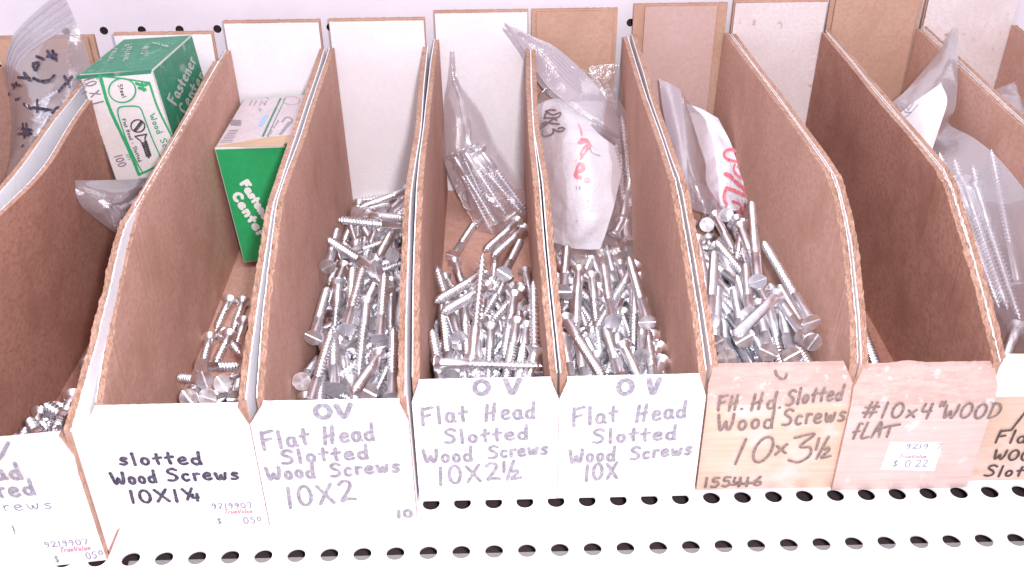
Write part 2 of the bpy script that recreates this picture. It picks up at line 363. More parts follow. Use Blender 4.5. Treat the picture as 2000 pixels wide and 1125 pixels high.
# ------------------------------------------------------------------ lettering: pen strokes laid on a surface
def project(X):
    d = np.asarray(X, float)-CC
    return np.array([1000+CAM['f']*(d@CR)/(d@CF), 562.5-CAM['f']*(d@CU)/(d@CF)])
def arc(cx, cy, rx, ry, a0, a1, n=10):
    return [(cx+rx*math.cos(math.radians(a0+(a1-a0)*k/n)), cy+ry*math.sin(math.radians(a0+(a1-a0)*k/n))) for k in range(n+1)]
G = {   # advance, strokes (cap height 1)
 'O': (.85, [arc(.4, .5, .36, .48, 80, 445, 16)]), '0': (.75, [arc(.35, .5, .3, .5, 85, 450, 16)]),
 'V': (.85, [[(.05, 1), (.38, .02), (.78, .98)]]), 'F': (.75, [[(.12, 1), (.1, .5), (.12, 0)], [(.1, .9), (.4, .98), (.72, 1.02)], [(.12, .5), (.55, .58)]]),
 'H': (.85, [[(.15, 1), (.05, 0)], [(.62, 1.05), (.5, .05)], [(.05, .42), (.65, .55)]]),
 'S': (.75, [[(.68, .88), (.45, 1), (.18, .9), (.15, .7), (.4, .55), (.6, .4), (.62, .18), (.4, .02), (.08, .06)]]),
 'W': (1.05, [[(.02, .95), (.12, .4), (.22, .05), (.4, .3), (.5, .55), (.58, .2), (.72, .05), (.88, .4), (.92, .95)]]),
 'X': (.85, [[(.05, .98), (.75, .02)], [(.72, 1), (.08, .02)]]), 'x': (.6, [[(.05, .55), (.5, .1)], [(.5, .6), (.05, .08)]]),
 'l': (.32, [[(.12, 1), (.15, 0)]]), '1': (.38, [[(.18, 1), (.14, 0)]]),
 'a': (.62, [arc(.26, .28, .22, .26, 60, 400, 12), [(.46, .5), (.46, .15), (.58, .03)]]),
 't': (.5, [[(.24, .9), (.2, .4), (.24, .05)], [(.02, .52), (.46, .6)]]),
 'e': (.58, [[(.08, .28), (.45, .36), (.42, .52), (.24, .56), (.06, .38), (.1, .1), (.3, .02), (.5, .1)]]),
 'd': (.65, [arc(.25, .25, .22, .24, 50, 395, 12), [(.52, 1), (.47, .4), (.5, .02)]]),
 's': (.52, [[(.44, .52), (.22, .56), (.1, .42), (.3, .3), (.42, .16), (.25, .02), (.04, .06)]]),
 'o': (.56, [arc(.25, .28, .2, .26, 90, 450, 12)]), 'c': (.52, [arc(.28, .28, .22, .27, 50, 310, 10)]),
 'r': (.45, [[(.1, .55), (.1, .02)], [(.1, .4), (.25, .55), (.42, .52)]]),
 'w': (.78, [[(.04, .55), (.14, .05), (.3, .12), (.36, .45), (.42, .08), (.56, .06), (.68, .55)]]),
 '2': (.75, [[(.08, .85), (.3, 1), (.6, .9), (.55, .6), (.1, .04), (.35, .1), (.75, .06)]]),
 '3': (.72, [[(.1, .95), (.65, 1), (.3, .6), (.6, .5), (.62, .2), (.35, .0), (.05, .12)]]),
 '4': (.7, [[(.12, 1), (.08, .5), (.6, .5)], [(.52, 1), (.48, 0)]]), '5': (.7, [[(.62, 1), (.2, .98), (.15, .6), (.5, .6), (.6, .3), (.4, .02), (.06, .08)]]),
 '6': (.7, [[(.5, 1), (.15, .5), (.12, .15), (.35, 0), (.58, .2), (.5, .45), (.2, .4)]]),
 '7': (.65, [[(.05, .97), (.6, .98), (.3, 0)]]), '9': (.68, [[(.55, .7), (.35, 1), (.1, .8), (.2, .55), (.5, .6), (.55, .8), (.5, .3), (.3, 0)]]),
 '#': (.9, [[(.32, 1), (.2, 0)], [(.65, 1), (.5, 0)], [(.05, .66), (.82, .72)], [(.02, .3), (.78, .36)]]),
 '"': (.45, [[(.14, 1.15), (.12, .85)], [(.34, 1.18), (.3, .88)]]), '.': (.3, [[(.12, .03), (.16, .05)]]), ' ': (.5, []),
 'D': (.85, [[(.12, .98), (.1, .03)], [(.02, .95), (.5, .95), (.75, .6), (.6, .2), (.1, .02)]]), 'f': (.5, [[(.5, .95), (.3, 1), (.24, .7), (.18, 0)], [(.02, .45), (.45, .5)]]),
 'L': (.65, [[(.2, 1), (.08, .05), (.6, .06)]]), 'A': (.75, [[(.02, 0), (.38, 1), (.62, 0)], [(.1, .4), (.58, .42)]]), 'T': (.7, [[(0, .95), (.8, 1.1)], [(.42, 1), (.36, 0)]]),
 '$': (.7, [[(.6, .8), (.35, .92), (.12, .75), (.35, .5), (.6, .3), (.35, .1), (.08, .2)], [(.36, 1.05), (.34, -.05)]]),
 'h': (1.0, [[(.12, .48), (.45, .48)], [(.28, .95), (.02, .1)], ]),   # fraction helper, unused
 'u': (.58, [[(.08, .55), (.08, .15), (.25, .02), (.45, .2)], [(.48, .55), (.5, .02)]]),
 'n': (.58, [[(.08, .55), (.08, .02)], [(.08, .4), (.28, .56), (.45, .4), (.47, .02)]]), 'C': (.75, [arc(.42, .5, .34, .47, 50, 310, 12)]), 'R': (.72, [[(.1, 0), (.1, 1), (.5, .95), (.55, .65), (.1, .5), (.6, 0)]]),
 '-': (.45, [[(.05, .4), (.38, .42)]]), 'Q': (.85, [arc(.4, .5, .36, .48, 80, 445, 16), [(.5, .25), (.8, -.05)]]), 'Y': (.8, [[(.05, 1), (.35, .5), (.33, 0)], [(.7, 1), (.35, .5)]]),
 'I': (.3, [[(.14, 1), (.14, 0)]]), 'M': (.95, [[(.08, 0), (.12, 1), (.42, .4), (.75, 1), (.8, 0)]]), 'E': (.65, [[(.6, 1), (.1, 1), (.1, 0), (.6, 0)], [(.1, .5), (.5, .5)]]), 'G': (.8, [arc(.42, .5, .34, .47, 50, 350, 12), [(.5, .42), (.76, .42)]]),
 'q': (1.25, [[(.1, 1), (.06, .45)], [(.62, 1.02), (.2, 0)], [(.55, .42), (.72, .5), (.8, .35), (.45, .02), (.95, .06)]]),        # one half
 'k': (1.2, [[(.06, .98), (.28, .6)], [(.62, 1.02), (.2, .1)], [(.58, .5), (.55, .22), (.88, .25)], [(.85, .55), (.78, -.02)]]),    # one quarter
}
def glyphs(text):
    x = 0; out = []
    for ch in text:
        a, st = G[ch]
        out.append((x, st)); x += a+.2
    return x-.2, out
def smooth(pts, step):
    P = [np.array(q, float) for q in pts]
    if len(P) == 2:
        n = max(2, int(np.linalg.norm(P[1]-P[0])/step)); return [P[0]+(P[1]-P[0])*k/n for k in range(n+1)]
    Q = [2*P[0]-P[1]]+P+[2*P[-1]-P[-2]]; out = []
    for k in range(1, len(Q)-2):
        a, b, c, d = Q[k-1:k+3]; n = max(2, int(np.linalg.norm(c-b)/step))
        for q in range(n):
            t_ = q/n
            out.append(.5*((2*b)+(c-a)*t_+(2*a-5*b+4*c-d)*t_*t_+(3*b-a-3*c+d)*t_**3))
    out.append(P[-1]); return out
class Pen:
    """strokes given in photo pixels, laid as thin ribbons of ink on surf(px, py) -> (point, normal)"""
    def __init__(s, surf, width, jitter=0.0, seed=1):
        s.surf, s.w, s.mb, s.n, s.j, s.r = surf, width, MB(), 0, jitter, random.Random(seed)
    def stroke(s, pts, width=None, step=2.5):
        w_ = (width or s.w)/2; P = smooth(pts, step)
        s.n += 1; lift = 0.06+0.012*(s.n % 14)
        X = [s.surf(*q) for q in P]; L, Rr, n = [], [], len(X)
        pos = [np.array(x[0])+np.array(x[1])*(lift+.011*k/n) for k, x in enumerate(X)]
        tang = [pos[min(k+1, n-1)]-pos[max(k-1, 0)] for k in range(n)]
        tang = [t_/(np.linalg.norm(t_)+1e-9) for t_ in tang]
        rows = []
        def row(k, along, ww):
            sd = np.cross(X[k][1], tang[k]); sd = sd/(np.linalg.norm(sd)+1e-9)
            c = pos[k]+tang[k]*along
            rows.append([c-sd*ww, c+sd*ww])
        for a_ in (-1, -.8, -.45): row(0, a_*w_, w_*max(.15, math.sqrt(1-a_*a_)))
        for k in range(n):
            ww = w_*(1+s.j*(s.r.random()-.5)); row(k, 0, ww)
        for a_ in (.45, .8, 1): row(n-1, a_*w_, w_*max(.15, math.sqrt(1-a_*a_)))
        s.mb.grid(rows, 0, False)
    def text(s, txt, p0, p1, h, lean=None, slant=0.0, width=None, wob=0.03):
        p0 = np.array(p0, float); p1 = np.array(p1, float); tot, gl = glyphs(txt)
        ex = (p1-p0)/tot
        up = np.array(lean if lean is not None else (ex[1], -ex[0]), float); up = up/np.linalg.norm(up)*h
        for x0, st in gl:
            dy = s.r.uniform(-wob, wob); sc_ = 1+s.r.uniform(-wob, wob)*1.5
            for pl in st:
                s.stroke([p0+ex*(x0+(x+slant*y)*1.0)+up*(y*sc_+dy) for x, y in pl], width)
    def build(s, name, mat_, parent): return s.mb.build(name, mat_, parent)
def panel_surf(i):
    def f(px, py):
        y = BINS[i][1]-.2
        for _ in range(7):
            q = on(px, py, 1, y); y = panel_y(i, q[2], q[0])-0.42
        return on(px, py, 1, y), np.array((0, -1.0, LEAN*(q[2] > FOLD and bool(BINS[i][6]))))
    return f
def panel_up(i, px, py):
    f = panel_surf(i); a = f(px, py)[0]
    b = project(a+np.array((0, 0, 5.0))); return b-np.array((px, py), float)
def ink_mat(name, base, lighter, rough=0.5):
    m, t, p = nt(name)
    c = mix(t, base, lighter, noise(t, 0.55, (1, 1, 1.0), 3, 0.4, 0.7))
    t.links.new(c, p.inputs['Base Color']); p.inputs['Roughness'].default_value = rough
    return m
M['ink_grey'] = ink_mat('faded grey marker', (0.20, 0.185, 0.215), (0.37, 0.345, 0.385))
M['ink_faint'] = ink_mat('very faded marker', (0.55, 0.53, 0.62), (0.72, 0.69, 0.76))
M['ink_black'] = ink_mat('black marker', (0.014, 0.010, 0.022), (0.10, 0.085, 0.14), 0.35)
M['ink_brown'] = ink_mat('marker on board', (0.15, 0.105, 0.095), (0.30, 0.215, 0.18))
M['ink_dark'] = ink_mat('dark marker on board', (0.05, 0.028, 0.025), (0.10, 0.06, 0.05))
M['ink_ghost'] = ink_mat('washed out red print', (0.79, 0.70, 0.71), (0.80, 0.77, 0.78))
M['print_grey'] = ink_mat('dot printer ink', (0.13, 0.12, 0.17), (0.30, 0.29, 0.36))
M['print_pale'] = ink_mat('worn dot printer ink', (0.36, 0.32, 0.38), (0.55, 0.5, 0.55))
M['print_red'] = ink_mat('red print', (0.70, 0.12, 0.16), (0.80, 0.33, 0.36))
M['sticker'] = paint('price sticker paper', (0.80, 0.77, 0.80), 0.5)
M['sticker_lilac'] = paint('lilac price sticker paper', (0.70, 0.64, 0.70), 0.5)

def write(i, lines, ink, width=1.9, jitter=.25, name='handwriting', seed=3):
    pen = Pen(panel_surf(i), width, jitter, seed+i)
    for ln in lines:
        txt, p0, p1, h = ln[:4]; sl = ln[4] if len(ln) > 4 else 0.0
        if isinstance(txt, list):
            for st in txt: pen.stroke(st)
        else: pen.text(txt, p0, p1, h, panel_up(i, *p0), sl)
    return pen.build(name, M[ink], PANEL[i])
write(3, [('O', (617, 818), (650, 816), 25), ('V', (658, 817), (690, 814), 25),], 'ink_grey', 3.0, name='bold_handwriting')
write(3, [ ('Flat', (513, 879), (606, 868), 33), ('Head', (634, 867), (734, 860), 33),
          ('Slotted', (550, 906), (723, 895), 26), ('Wood', (523, 938), (618, 932), 27), ('Screws', (645, 931), (782, 920), 26), ('10X2', (562, 992), (694, 976), 38), ('10', (776, 1011), (806, 1009), 13)], 'ink_grey', 2.15)
write(4, [('O', (926, 770), (958, 769), 27), ('V', (986, 769), (1018, 767), 27),], 'ink_grey', 3.0, name='bold_handwriting')
write(4, [ ('Flat', (823, 830), (914, 822), 33), ('Head', (948, 822), (1047, 816), 33),
          ('Slotted', (867, 866), (1034, 858), 27), ('Wood', (828, 905), (925, 900), 27), ('Screws', (954, 896), (1070, 886), 24), ('10X2q', (856, 947), (1028, 933), 33)], 'ink_grey', 2.05)
write(4, [('12', (1040, 966), (1064, 962), 10)], 'ink_faint', 1.2, name='faded_handwriting')
write(5, [('O', (1206, 770), (1237, 769), 27), ('V', (1264, 769), (1288, 767), 27),], 'ink_grey', 3.0, name='bold_handwriting')
write(5, [ ('Flat', (1117, 832), (1206, 823), 33), ('Head', (1242, 823), (1341, 816), 33),
          ('Slotted', (1156, 866), (1322, 858), 27), ('Wood', (1112, 905), (1203, 899), 27), ('Screws', (1230, 898), (1351, 886), 24), ('10X', (1141, 940), (1207, 933), 31)], 'ink_grey', 2.05)
write(5, [('12', (1318, 955), (1340, 952), 9)], 'ink_faint', 1.1, name='faded_handwriting')
write(2, [('slotted', (235, 908), (398, 906), 24), ('Wood', (222, 947), (309, 942), 25), ('Screws', (328, 940), (468, 935), 24), ('10X1k', (256, 982), (400, 977), 24)], 'ink_black', 1.9, .35)
write(2, [('Flat', (205, 870), (275, 868), 22), ('Head', (300, 867), (400, 863), 20), ('Slotted Wood Screws', (185, 838), (437, 834), 13)], 'ink_ghost', 1.2, name='ghost_of_old_lettering')
write(6, [([[(1514, 725), (1519, 735), (1527, 740), (1534, 738), (1536, 731)]], (0, 0), 0, 0), ('FH', (1400, 802), (1443, 800), 28), ('.', (1446, 800), (1451, 800), 18), ('Hd', (1466, 802), (1516, 798), 33), ('.', (1520, 797), (1525, 796), 18), ('Slotted', (1533, 792), (1645, 781), 31, .1),
          ('Wood', (1399, 842), (1512, 836), 34), ('Screws', (1526, 832), (1650, 822), 32), ('10', (1428, 908), (1504, 902), 50, .2), ('x', (1512, 890), (1538, 887), 36), ('3', (1536, 904), (1586, 898), 52), ('q', (1588, 896), (1632, 892), 40),
          ('155', (1374, 952), (1426, 950), 18), ('416', (1430, 950), (1488, 948), 17), ([[(1428, 947), (1470, 943)]], (0, 0), 0, 0)], 'ink_brown', 1.75)
write(7, [('#10x4"', (1682, 815), (1838, 817), 30, .12), ('WOOD', (1838, 818), (1950, 817), 30, .12), ('fLA', (1662, 857), (1720, 853), 30, .15), ([[(1717, 838), (1735, 833), (1757, 829)], [(1739, 833), (1732, 853)]], (0, 0), 0, 0)], 'ink_brown', 1.6)
write(8, [('10', (1966, 840), (2050, 842), 52, .3), ('Flat', (1941, 865), (2022, 866), 25, .1), ('WOOD', (1937, 898), (2035, 900), 21, .1), ('Slotted', (1920, 930), (2060, 932), 22, .1)], 'ink_dark', 1.5)
write(1, [('V', (-32, 906), (30, 886), 26), ('Flat Head', (-215, 952), (48, 934), 34), ('Slotted', (-110, 985), (74, 965), 31)], 'ink_grey', 2.1)
write(1, [('Wood Screws', (-190, 1010), (105, 992), 21), ('1', (26, 1042), (36, 1041), 18)], 'print_grey', 0.75, .6, name='overpainted_handwriting')
def sticker(i, quad, rows, paper, label=None):
    f = panel_surf(i); mb = MB()
    P = [f(*q)[0]+np.array((0, -0.10, 0)) for q in quad]
    mb.add(P+[q+np.array((0, .5, 0)) for q in P], [(3, 2, 1, 0)]+[(k, (k+1) % 4, 4+(k+1) % 4, 4+k) for k in range(4)])
    st = mb.build('price_sticker', M[paper], PANEL[i])
    g = lambda px, py: (f(px, py)[0]+np.array((0, -0.16, 0)), np.array((0, -1.0, 0)))
    for nm, ink, wd, items in rows:
        pen = Pen(g, wd, 0, 2)
        for txt, p0, p1, h, sl in items: pen.text(txt, p0, p1, h, panel_up(i, *p0), sl, None, 0)
        pen.build(nm, M[ink], st)
    return st
sticker(2, [(410, 978), (514, 979), (525, 1026), (420, 1029)], [('price_print', 'print_grey', .7, [('9219907', (415, 993), (493, 991), 10, 0), ('$', (426, 1023), (434, 1023), 12, 0), ('.05', (470, 1022), (500, 1021), 12, 0), ('0', (503, 1016), (511, 1016), 7, 0)]),
    ('store_name', 'print_red', .6, [('True', (438, 1003), (463, 1002), 8, .3), ('Value', (464, 1002), (493, 1001), 8, .3)])], 'sticker')
sticker(1, [(82, 1056), (188, 1051), (206, 1090), (108, 1103)], [('price_print', 'print_grey', .6, [('9219907', (89, 1069), (173, 1062), 11, 0), ('$', (109, 1098), (118, 1097), 13, 0), ('.05', (164, 1092), (191, 1089), 13, 0), ('0', (194, 1083), (203, 1082), 8, 0)]),
    ('store_name', 'print_red', .65, [('True', (118, 1078), (144, 1076), 9, .3), ('Value', (145, 1076), (177, 1073), 9, .3)])], 'sticker_lilac')
sticker(7, [(1739, 864), (1840, 865), (1825, 919), (1720, 917)], [('price_print', 'print_grey', .6, [('9219', (1768, 876), (1812, 876), 10, 0), ('7', (1827, 876), (1837, 876), 10, 0), ('$', (1742, 911), (1752, 911), 13, 0), ('0.22', (1766, 912), (1810, 911), 14, 0)]),
    ('store_name', 'print_red', .5, [('True', (1754, 894), (1778, 894), 7, .3), ('Value', (1779, 894), (1808, 894), 7, .3)])], 'sticker')

# ------------------------------------------------------------------ the two cartons of screws
M['green_faded'] = board('faded green print', (0.045, 0.245, 0.145), (0.035, 0.19, 0.105), (0.10, 0.33, 0.22), streak=(.3, .3, .3), rough=0.45, stain=((0.30, 0.44, 0.37), 0.10, 0.58, 0.78), bumpd=0.02)
M['green'] = board('bright green print', (0.025, 0.36, 0.12), (0.02, 0.32, 0.10), (0.04, 0.40, 0.15), streak=(.3, .3, .3), rough=0.4, bumpd=0.02)
M['green_line'] = ink_mat('green print lines', (0.03, 0.36, 0.14), (0.06, 0.42, 0.19))
M['carton_white'] = board('carton white', (0.78, 0.755, 0.745), (0.71, 0.67, 0.65), (0.81, 0.79, 0.78), rough=0.45, bumpd=0.02)
M['carton_grey'] = board('scuffed carton label', (0.66, 0.60, 0.62), (0.56, 0.49, 0.51), (0.72, 0.67, 0.69), rough=0.5, bumpd=0.02)
M['worn_edge'] = board('worn carton edge', (0.50, 0.49, 0.44), (0.30, 0.36, 0.29), (0.70, 0.65, 0.60), streak=(1, 1, 1), rough=0.7)
M['faded_letters'] = ink_mat('faded cream lettering', (0.36, 0.43, 0.36), (0.50, 0.52, 0.46))
M['white_letters'] = ink_mat('white lettering', (0.80, 0.82, 0.80), (0.74, 0.78, 0.74))
M['print_black'] = ink_mat('dark print', (0.03, 0.03, 0.035), (0.10, 0.10, 0.11))
M['print_soft'] = ink_mat('soft grey print', (0.28, 0.25, 0.28), (0.42, 0.38, 0.42))
M['print_purple'] = ink_mat('purple grey print', (0.20, 0.13, 0.17), (0.34, 0.26, 0.30))
M['blue_mark'] = ink_mat('blue pen', (0.30, 0.52, 0.74), (0.38, 0.58, 0.78))
M['tan_tape'] = board('tan tape', (0.62, 0.45, 0.30), (0.53, 0.36, 0.23), (0.70, 0.55, 0.42), streak=(.05, .4, .4))
def rot(a, b, c):
    ca, sa, cb, sb, cc, s_ = math.cos(a), math.sin(a), math.cos(b), math.sin(b), math.cos(c), math.sin(c)
    return np.array([[cc,-s_,0],[s_,cc,0],[0,0,1]]) @ np.array([[1,0,0],[0,ca,-sa],[0,sa,ca]]) @ np.array([[cb,0,sb],[0,1,0],[-sb,0,cb]])
import bmesh
class Carton:
    def __init__(s, P0, eul, dims, label, face_mats, bevel=0.9):
        s.P, s.R, s.d = np.array(P0, float), rot(*eul), dims
        w_, d_, h_ = dims
        base = s.P+s.R@np.array((w_/2, d_/2, -h_))
        s.root = empty('screw_carton', base, label, 'carton', 'cartons of screws')
        bm = bmesh.new(); bmesh.ops.create_cube(bm, size=1.0)
        for v in bm.verts:
            q = np.array(v.co)+np.array((.5, .5, -.5))
            bulge = 0
            v.co = (s.P+s.R@(q*np.array((w_, d_, h_)))-base)*S
        bmesh.ops.bevel(bm, geom=bm.edges[:], offset=bevel*S, segments=2, affect='EDGES', profile=.6)
        for f in bm.faces:
            if f.calc_area() > 100e-6:
                n = s.R.T@np.array(f.normal); k = int(np.argmax(abs(n)))
                f.material_index = {(1, -1): 1, (1, 1): 1, (2, 1): 2, (2, -1): 2, (0, 1): 3, (0, -1): 3}[(k, int(np.sign(n[k])))]
            else: f.material_index = 0; f.smooth = True
        me = bpy.data.meshes.new('carton_body'); bm.to_mesh(me); bm.free()
        for q in ['worn_edge']+face_mats: me.materials.append(M[q])
        o = link('carton_body', me, s.root)
    def surf(s, face, off=0.05):
        n = {'front': np.array((0, -1.0, 0)), 'top': np.array((0, 0, 1.0)), 'right': np.array((1.0, 0, 0))}[face]
        p0 = s.P if face != 'right' else s.P+s.R@np.array((s.d[0], 0, 0))
        Nn = s.R@n
        return lambda px, py: (on_plane(px, py, p0+Nn*off, Nn), Nn)
    def patch(s, name, face, quad, mat_, off=0.12, parent=None):
        f = s.surf(face, off); mb = MB(); Nn = f(0, 0)[1]
        P = [f(*q)[0] for q in quad]; n = len(P)
        mb.add(P+[q-Nn*(off-.02) for q in P], [tuple(range(n))[::-1]]+[(k, (k+1) % n, n+(k+1) % n, n+k) for k in range(n)])
        return mb.build(name, M[mat_], s.root)
    def ink(s, name, face, ink, width, fn, off=0.14):
        pen = Pen(s.surf(face, off), width, .15, 5); fn(pen); return pen.build(name, M[ink], s.root)
def zz1(x, y): return (130+x/2.8133, 60+y/2.8133)
c1 = Carton((-78.6, 251.6, 158.8), (-.01, -.10, -.15), (54.6, 70.5, 82.0), 'green and white carton reading 10 X 1 wood screws, tilted in its bin', ['carton_white', 'green_faded', 'green_faded'])
Z = lambda *pts: [zz1(*q) for q in pts]
c1.patch('green_flap_edge', 'front', Z((52, 247), (468, 214), (464, 236), (56, 268)), 'green_faded', .1)
def f1(p):
    p.stroke(Z((185, 250), (235, 420), (345, 660), (398, 790)), 2.6); p.stroke(Z((398, 790), (440, 772), (520, 730)), 1.6)
    p.stroke(Z((185, 250), (300, 262), (455, 285)), 1.2); p.stroke(Z((455, 285), (500, 420), (578, 580)), 1.6)
    p.stroke(Z(*[(306+74*math.cos(k*.3142), 328+66*math.sin(k*.3142)) for k in range(21)]), 1.1)
    p.stroke(Z((285, 470), (282, 435), (300, 418), (370, 414), (405, 425), (425, 470), (470, 590), (520, 700)), 1.1)
    p.stroke(Z((285, 470), (330, 600), (390, 730), (420, 780)), 1.1)
    p.stroke(Z((385, 290), (420, 300), (450, 288)), 2.4); p.stroke(Z((400, 315), (432, 322)), 2.4); p.stroke(Z((415, 285), (425, 330)), 1.6)
    p.text('Wood Screws', zz1(455, 465), zz1(575, 740), 12, (.92, -.38))
    for a, b in (((160, 255), (185, 300)), ((328, 680), (340, 715))): p.text('QTY', zz1(*a), zz1(*b), 5, (.9, -.3), width=.35)
c1.ink('green_print', 'front', 'green_line', .8, f1)
def f1b(p):
    p.text('Steel', zz1(282, 298), zz1(308, 370), 8, (.95, -.3), width=.55)
    p.text('Flat Head - Slotted', zz1(304, 488), zz1(396, 722), 7, (.92, -.36), width=.5)
    p.stroke(Z(*[(392+38*math.cos(k*.3142), 523+34*math.sin(k*.3142)) for k in range(21)]), 1.0)
    p.stroke(Z((372, 550), (412, 498)), 1.6); p.stroke(Z((380, 556), (420, 505)), .6)
    p.stroke(Z((377, 580), (440, 568)), 1.1); p.stroke(Z((380, 585), (412, 612), (440, 690)), 1.0); p.stroke(Z((440, 570), (432, 600), (458, 680)), 1.0)
    for k in range(9): p.stroke(Z((414+k*4.4, 622+k*9.5), (440+k*3.0, 606+k*9.5)), 1.1)
c1.ink('black_print', 'front', 'print_black', .8, f1b)
def f1c(p):
    p.text('10 X 1', zz1(98, 268), zz1(150, 410), 20, (.95, -.28), width=.9, wob=0)
    p.text('100', zz1(262, 690), zz1(290, 752), 15, (.95, -.28), width=.8, wob=0)
    p.text('ITEM #', zz1(85, 275), zz1(100, 345), 5, (.95, -.28), width=.35)
    p.text('1009', zz1(58, 290), zz1(84, 352), 6, (.95, -.28), width=.35)
    p.text('LOT # 1 0911071721', zz1(140, 470), zz1(222, 705), 5, (.95, -.28), width=.4)
c1.ink('stamped_print', 'front', 'print_purple', .8, f1c)
def f1d(p):   # lettering on the lid reads away from the viewer
    p.text('#10', zz1(455, 85), zz1(445, 130), 13, (-1, .05), width=1.0); p.text('Fastener', zz1(362, 72), zz1(335, 165), 13, (-1, .1), width=1.0); p.text('Center', zz1(280, 95), zz1(250, 165), 13, (-1, .1), width=1.0)
    p.text('Wood Screws', zz1(560, 92), zz1(470, 70), 5, (-.2, -1), width=.5)
c1.ink('lid_print', 'top', 'faded_letters', 1.0, f1d)
def f1e(p):
    p.text('Fastener', zz1(600, 412), zz1(712, 165), 20, (-.80, -.5), .1, 2.0); p.text('Center', zz1(655, 460), zz1(762, 250), 20, (-.80, -.5), .1, 2.0)
c1.ink('side_print', 'right', 'faded_letters', 2.0, f1e)
def zz2(x, y): return (400+x/3.3088, 180+y/3.3088)
Y2 = lambda *pts: [zz2(*q) for q in pts]
c2 = Carton((5.8, 247.4, 103.0), (-.04, -.08, -.02), (58.5, 95.0, 95.2), 'bright green fastener carton with grey label on top, behind the 1 1/4 screws', ['green', 'carton_grey', 'carton_grey'], 1.0)
c2.patch('tape_strip', 'top', Y2((62, 352), (505, 348), (560, 275), (400, 292), (190, 328)), 'tan_tape', .12)
c2.patch('white_fold', 'front', Y2((64, 357), (520, 344), (517, 356), (66, 371)), 'carton_white', .12)
def f2(p):
    p.text('Fastener', zz2(232, 590), zz2(400, 850), 14.5, (.86, -.5), 0, 2.5, 0); p.text('Center', zz2(178, 668), zz2(352, 935), 16, (.86, -.5), 0, 2.6, 0)
c2.ink('white_lettering', 'front', 'white_letters', 2.4, f2)
def f2b(p):
    for k in range(8): p.stroke(Y2((95+k*13, 318-k*9), (130+k*13, 318-k*9)) if False else Y2((100+k*9, 325-k*11), (172+k*6, 322-k*11)), .7+.4*(k % 2))
    for k in range(4): p.stroke(Y2((172, 180+k*10), (230, 185+k*10)), 1.8)
    for a in (300, 330, 365, 395): p.stroke(Y2((a+5, 55), (a-12, 85)), .8)
    p.text('X 1 1', zz2(360, 130), zz2(420, 40), 7, (-.9, -.5), width=.6)
    p.stroke(Y2(*[(560+55*math.cos(k*.3142), 55+26*math.sin(k*.3142)) for k in range(21)]), .5)
    p.stroke(Y2((500, 190), (530, 160), (565, 180), (540, 215), (505, 255)), 1.6); p.stroke(Y2((490, 270), (545, 195)), 2.4)
    p.text('Flat Head', zz2(415, 290), zz2(480, 185), 5, (-.9, -.5), width=.45)
c2.ink('label_print', 'top', 'print_soft', .8, f2b)
c2.ink('green_rule', 'top', 'green_faded', 1.6, lambda p: (p.stroke(Y2((375, 285), (430, 165), (490, 40))), p.stroke(Y2((405, 285), (460, 165), (520, 40)), .6)))
c2.ink('blue_mark', 'top', 'blue_mark', 3.4, lambda p: p.stroke(Y2((362, 215), (378, 180), (396, 152))))

# ------------------------------------------------------------------ zip bags, paper slips
def film(name, haze, tint=(0.80, 0.76, 0.82), gloss_rough=0.10):
    m, t, p = nt(name); t.nodes.remove(p)
    out = t.nodes['Material Output']
    tr = N(t, 'ShaderNodeBsdfTransparent'); tr.inputs['Color'].default_value = (0.985, 0.98, 0.985, 1)
    df = N(t, 'ShaderNodeBsdfDiffuse'); df.inputs['Color'].default_value = (*tint, 1)
    tl = N(t, 'ShaderNodeBsdfTranslucent'); tl.inputs['Color'].default_value = (*tint, 1)
    gl = N(t, 'ShaderNodeBsdfGlossy', Roughness=gloss_rough)
    b = N(t, 'ShaderNodeBump', Strength=0.6, Distance=0.7*S)
    t.links.new(noise(t, 0.12, (1, 1, 1), 5, 0.2, 0.8, 0.65), b.inputs['Height'])
    t.links.new(b.outputs[0], gl.inputs['Normal'])
    lw = N(t, 'ShaderNodeLayerWeight', Blend=0.35)
    def mx(f, a, c):
        x = t.nodes.new('ShaderNodeMixShader')
        if hasattr(f, 'is_linked'): t.links.new(f, x.inputs[0])
        else: x.inputs[0].default_value = f
        t.links.new(a, x.inputs[1]); t.links.new(c, x.inputs[2]); return x.outputs[0]
    milk = mx(0.35, df.outputs[0], tl.outputs[0])
    r = N(t, 'ShaderNodeMapRange'); r.inputs['To Min'].default_value = haze; r.inputs['To Max'].default_value = min(1, haze+0.35)
    t.links.new(lw.outputs['Facing'], r.inputs['Value'])
    body = mx(r.outputs[0], tr.outputs[0], milk)
    r2 = N(t, 'ShaderNodeMapRange'); r2.inputs['To Min'].default_value = 0.05; r2.inputs['To Max'].default_value = 0.40
    t.links.new(lw.outputs['Fresnel'], r2.inputs['Value'])
    t.links.new(mx(r2.outputs[0], body, gl.outputs[0]), out.inputs['Surface'])
    return m
M['film'] = film('clear bag film', 0.07)
M['film_grey'] = film('hazy bag film', 0.18, (0.70, 0.64, 0.70))
M['film_zip'] = film('milky zip strip film', 0.72, (0.62, 0.55, 0.60), 0.2)
def tape_mat():
    m, t, p = nt('clear shelf tape'); p.inputs['Base Color'].default_value = (0.82, 0.79, 0.80, 1); p.inputs['Roughness'].default_value = 0.3
    p.inputs['Alpha'].default_value = 0.13; return m
M['film_tape'] = tape_mat()
M['film_hazy'] = film('worn hazy bag film', 0.22, (0.68, 0.63, 0.67))
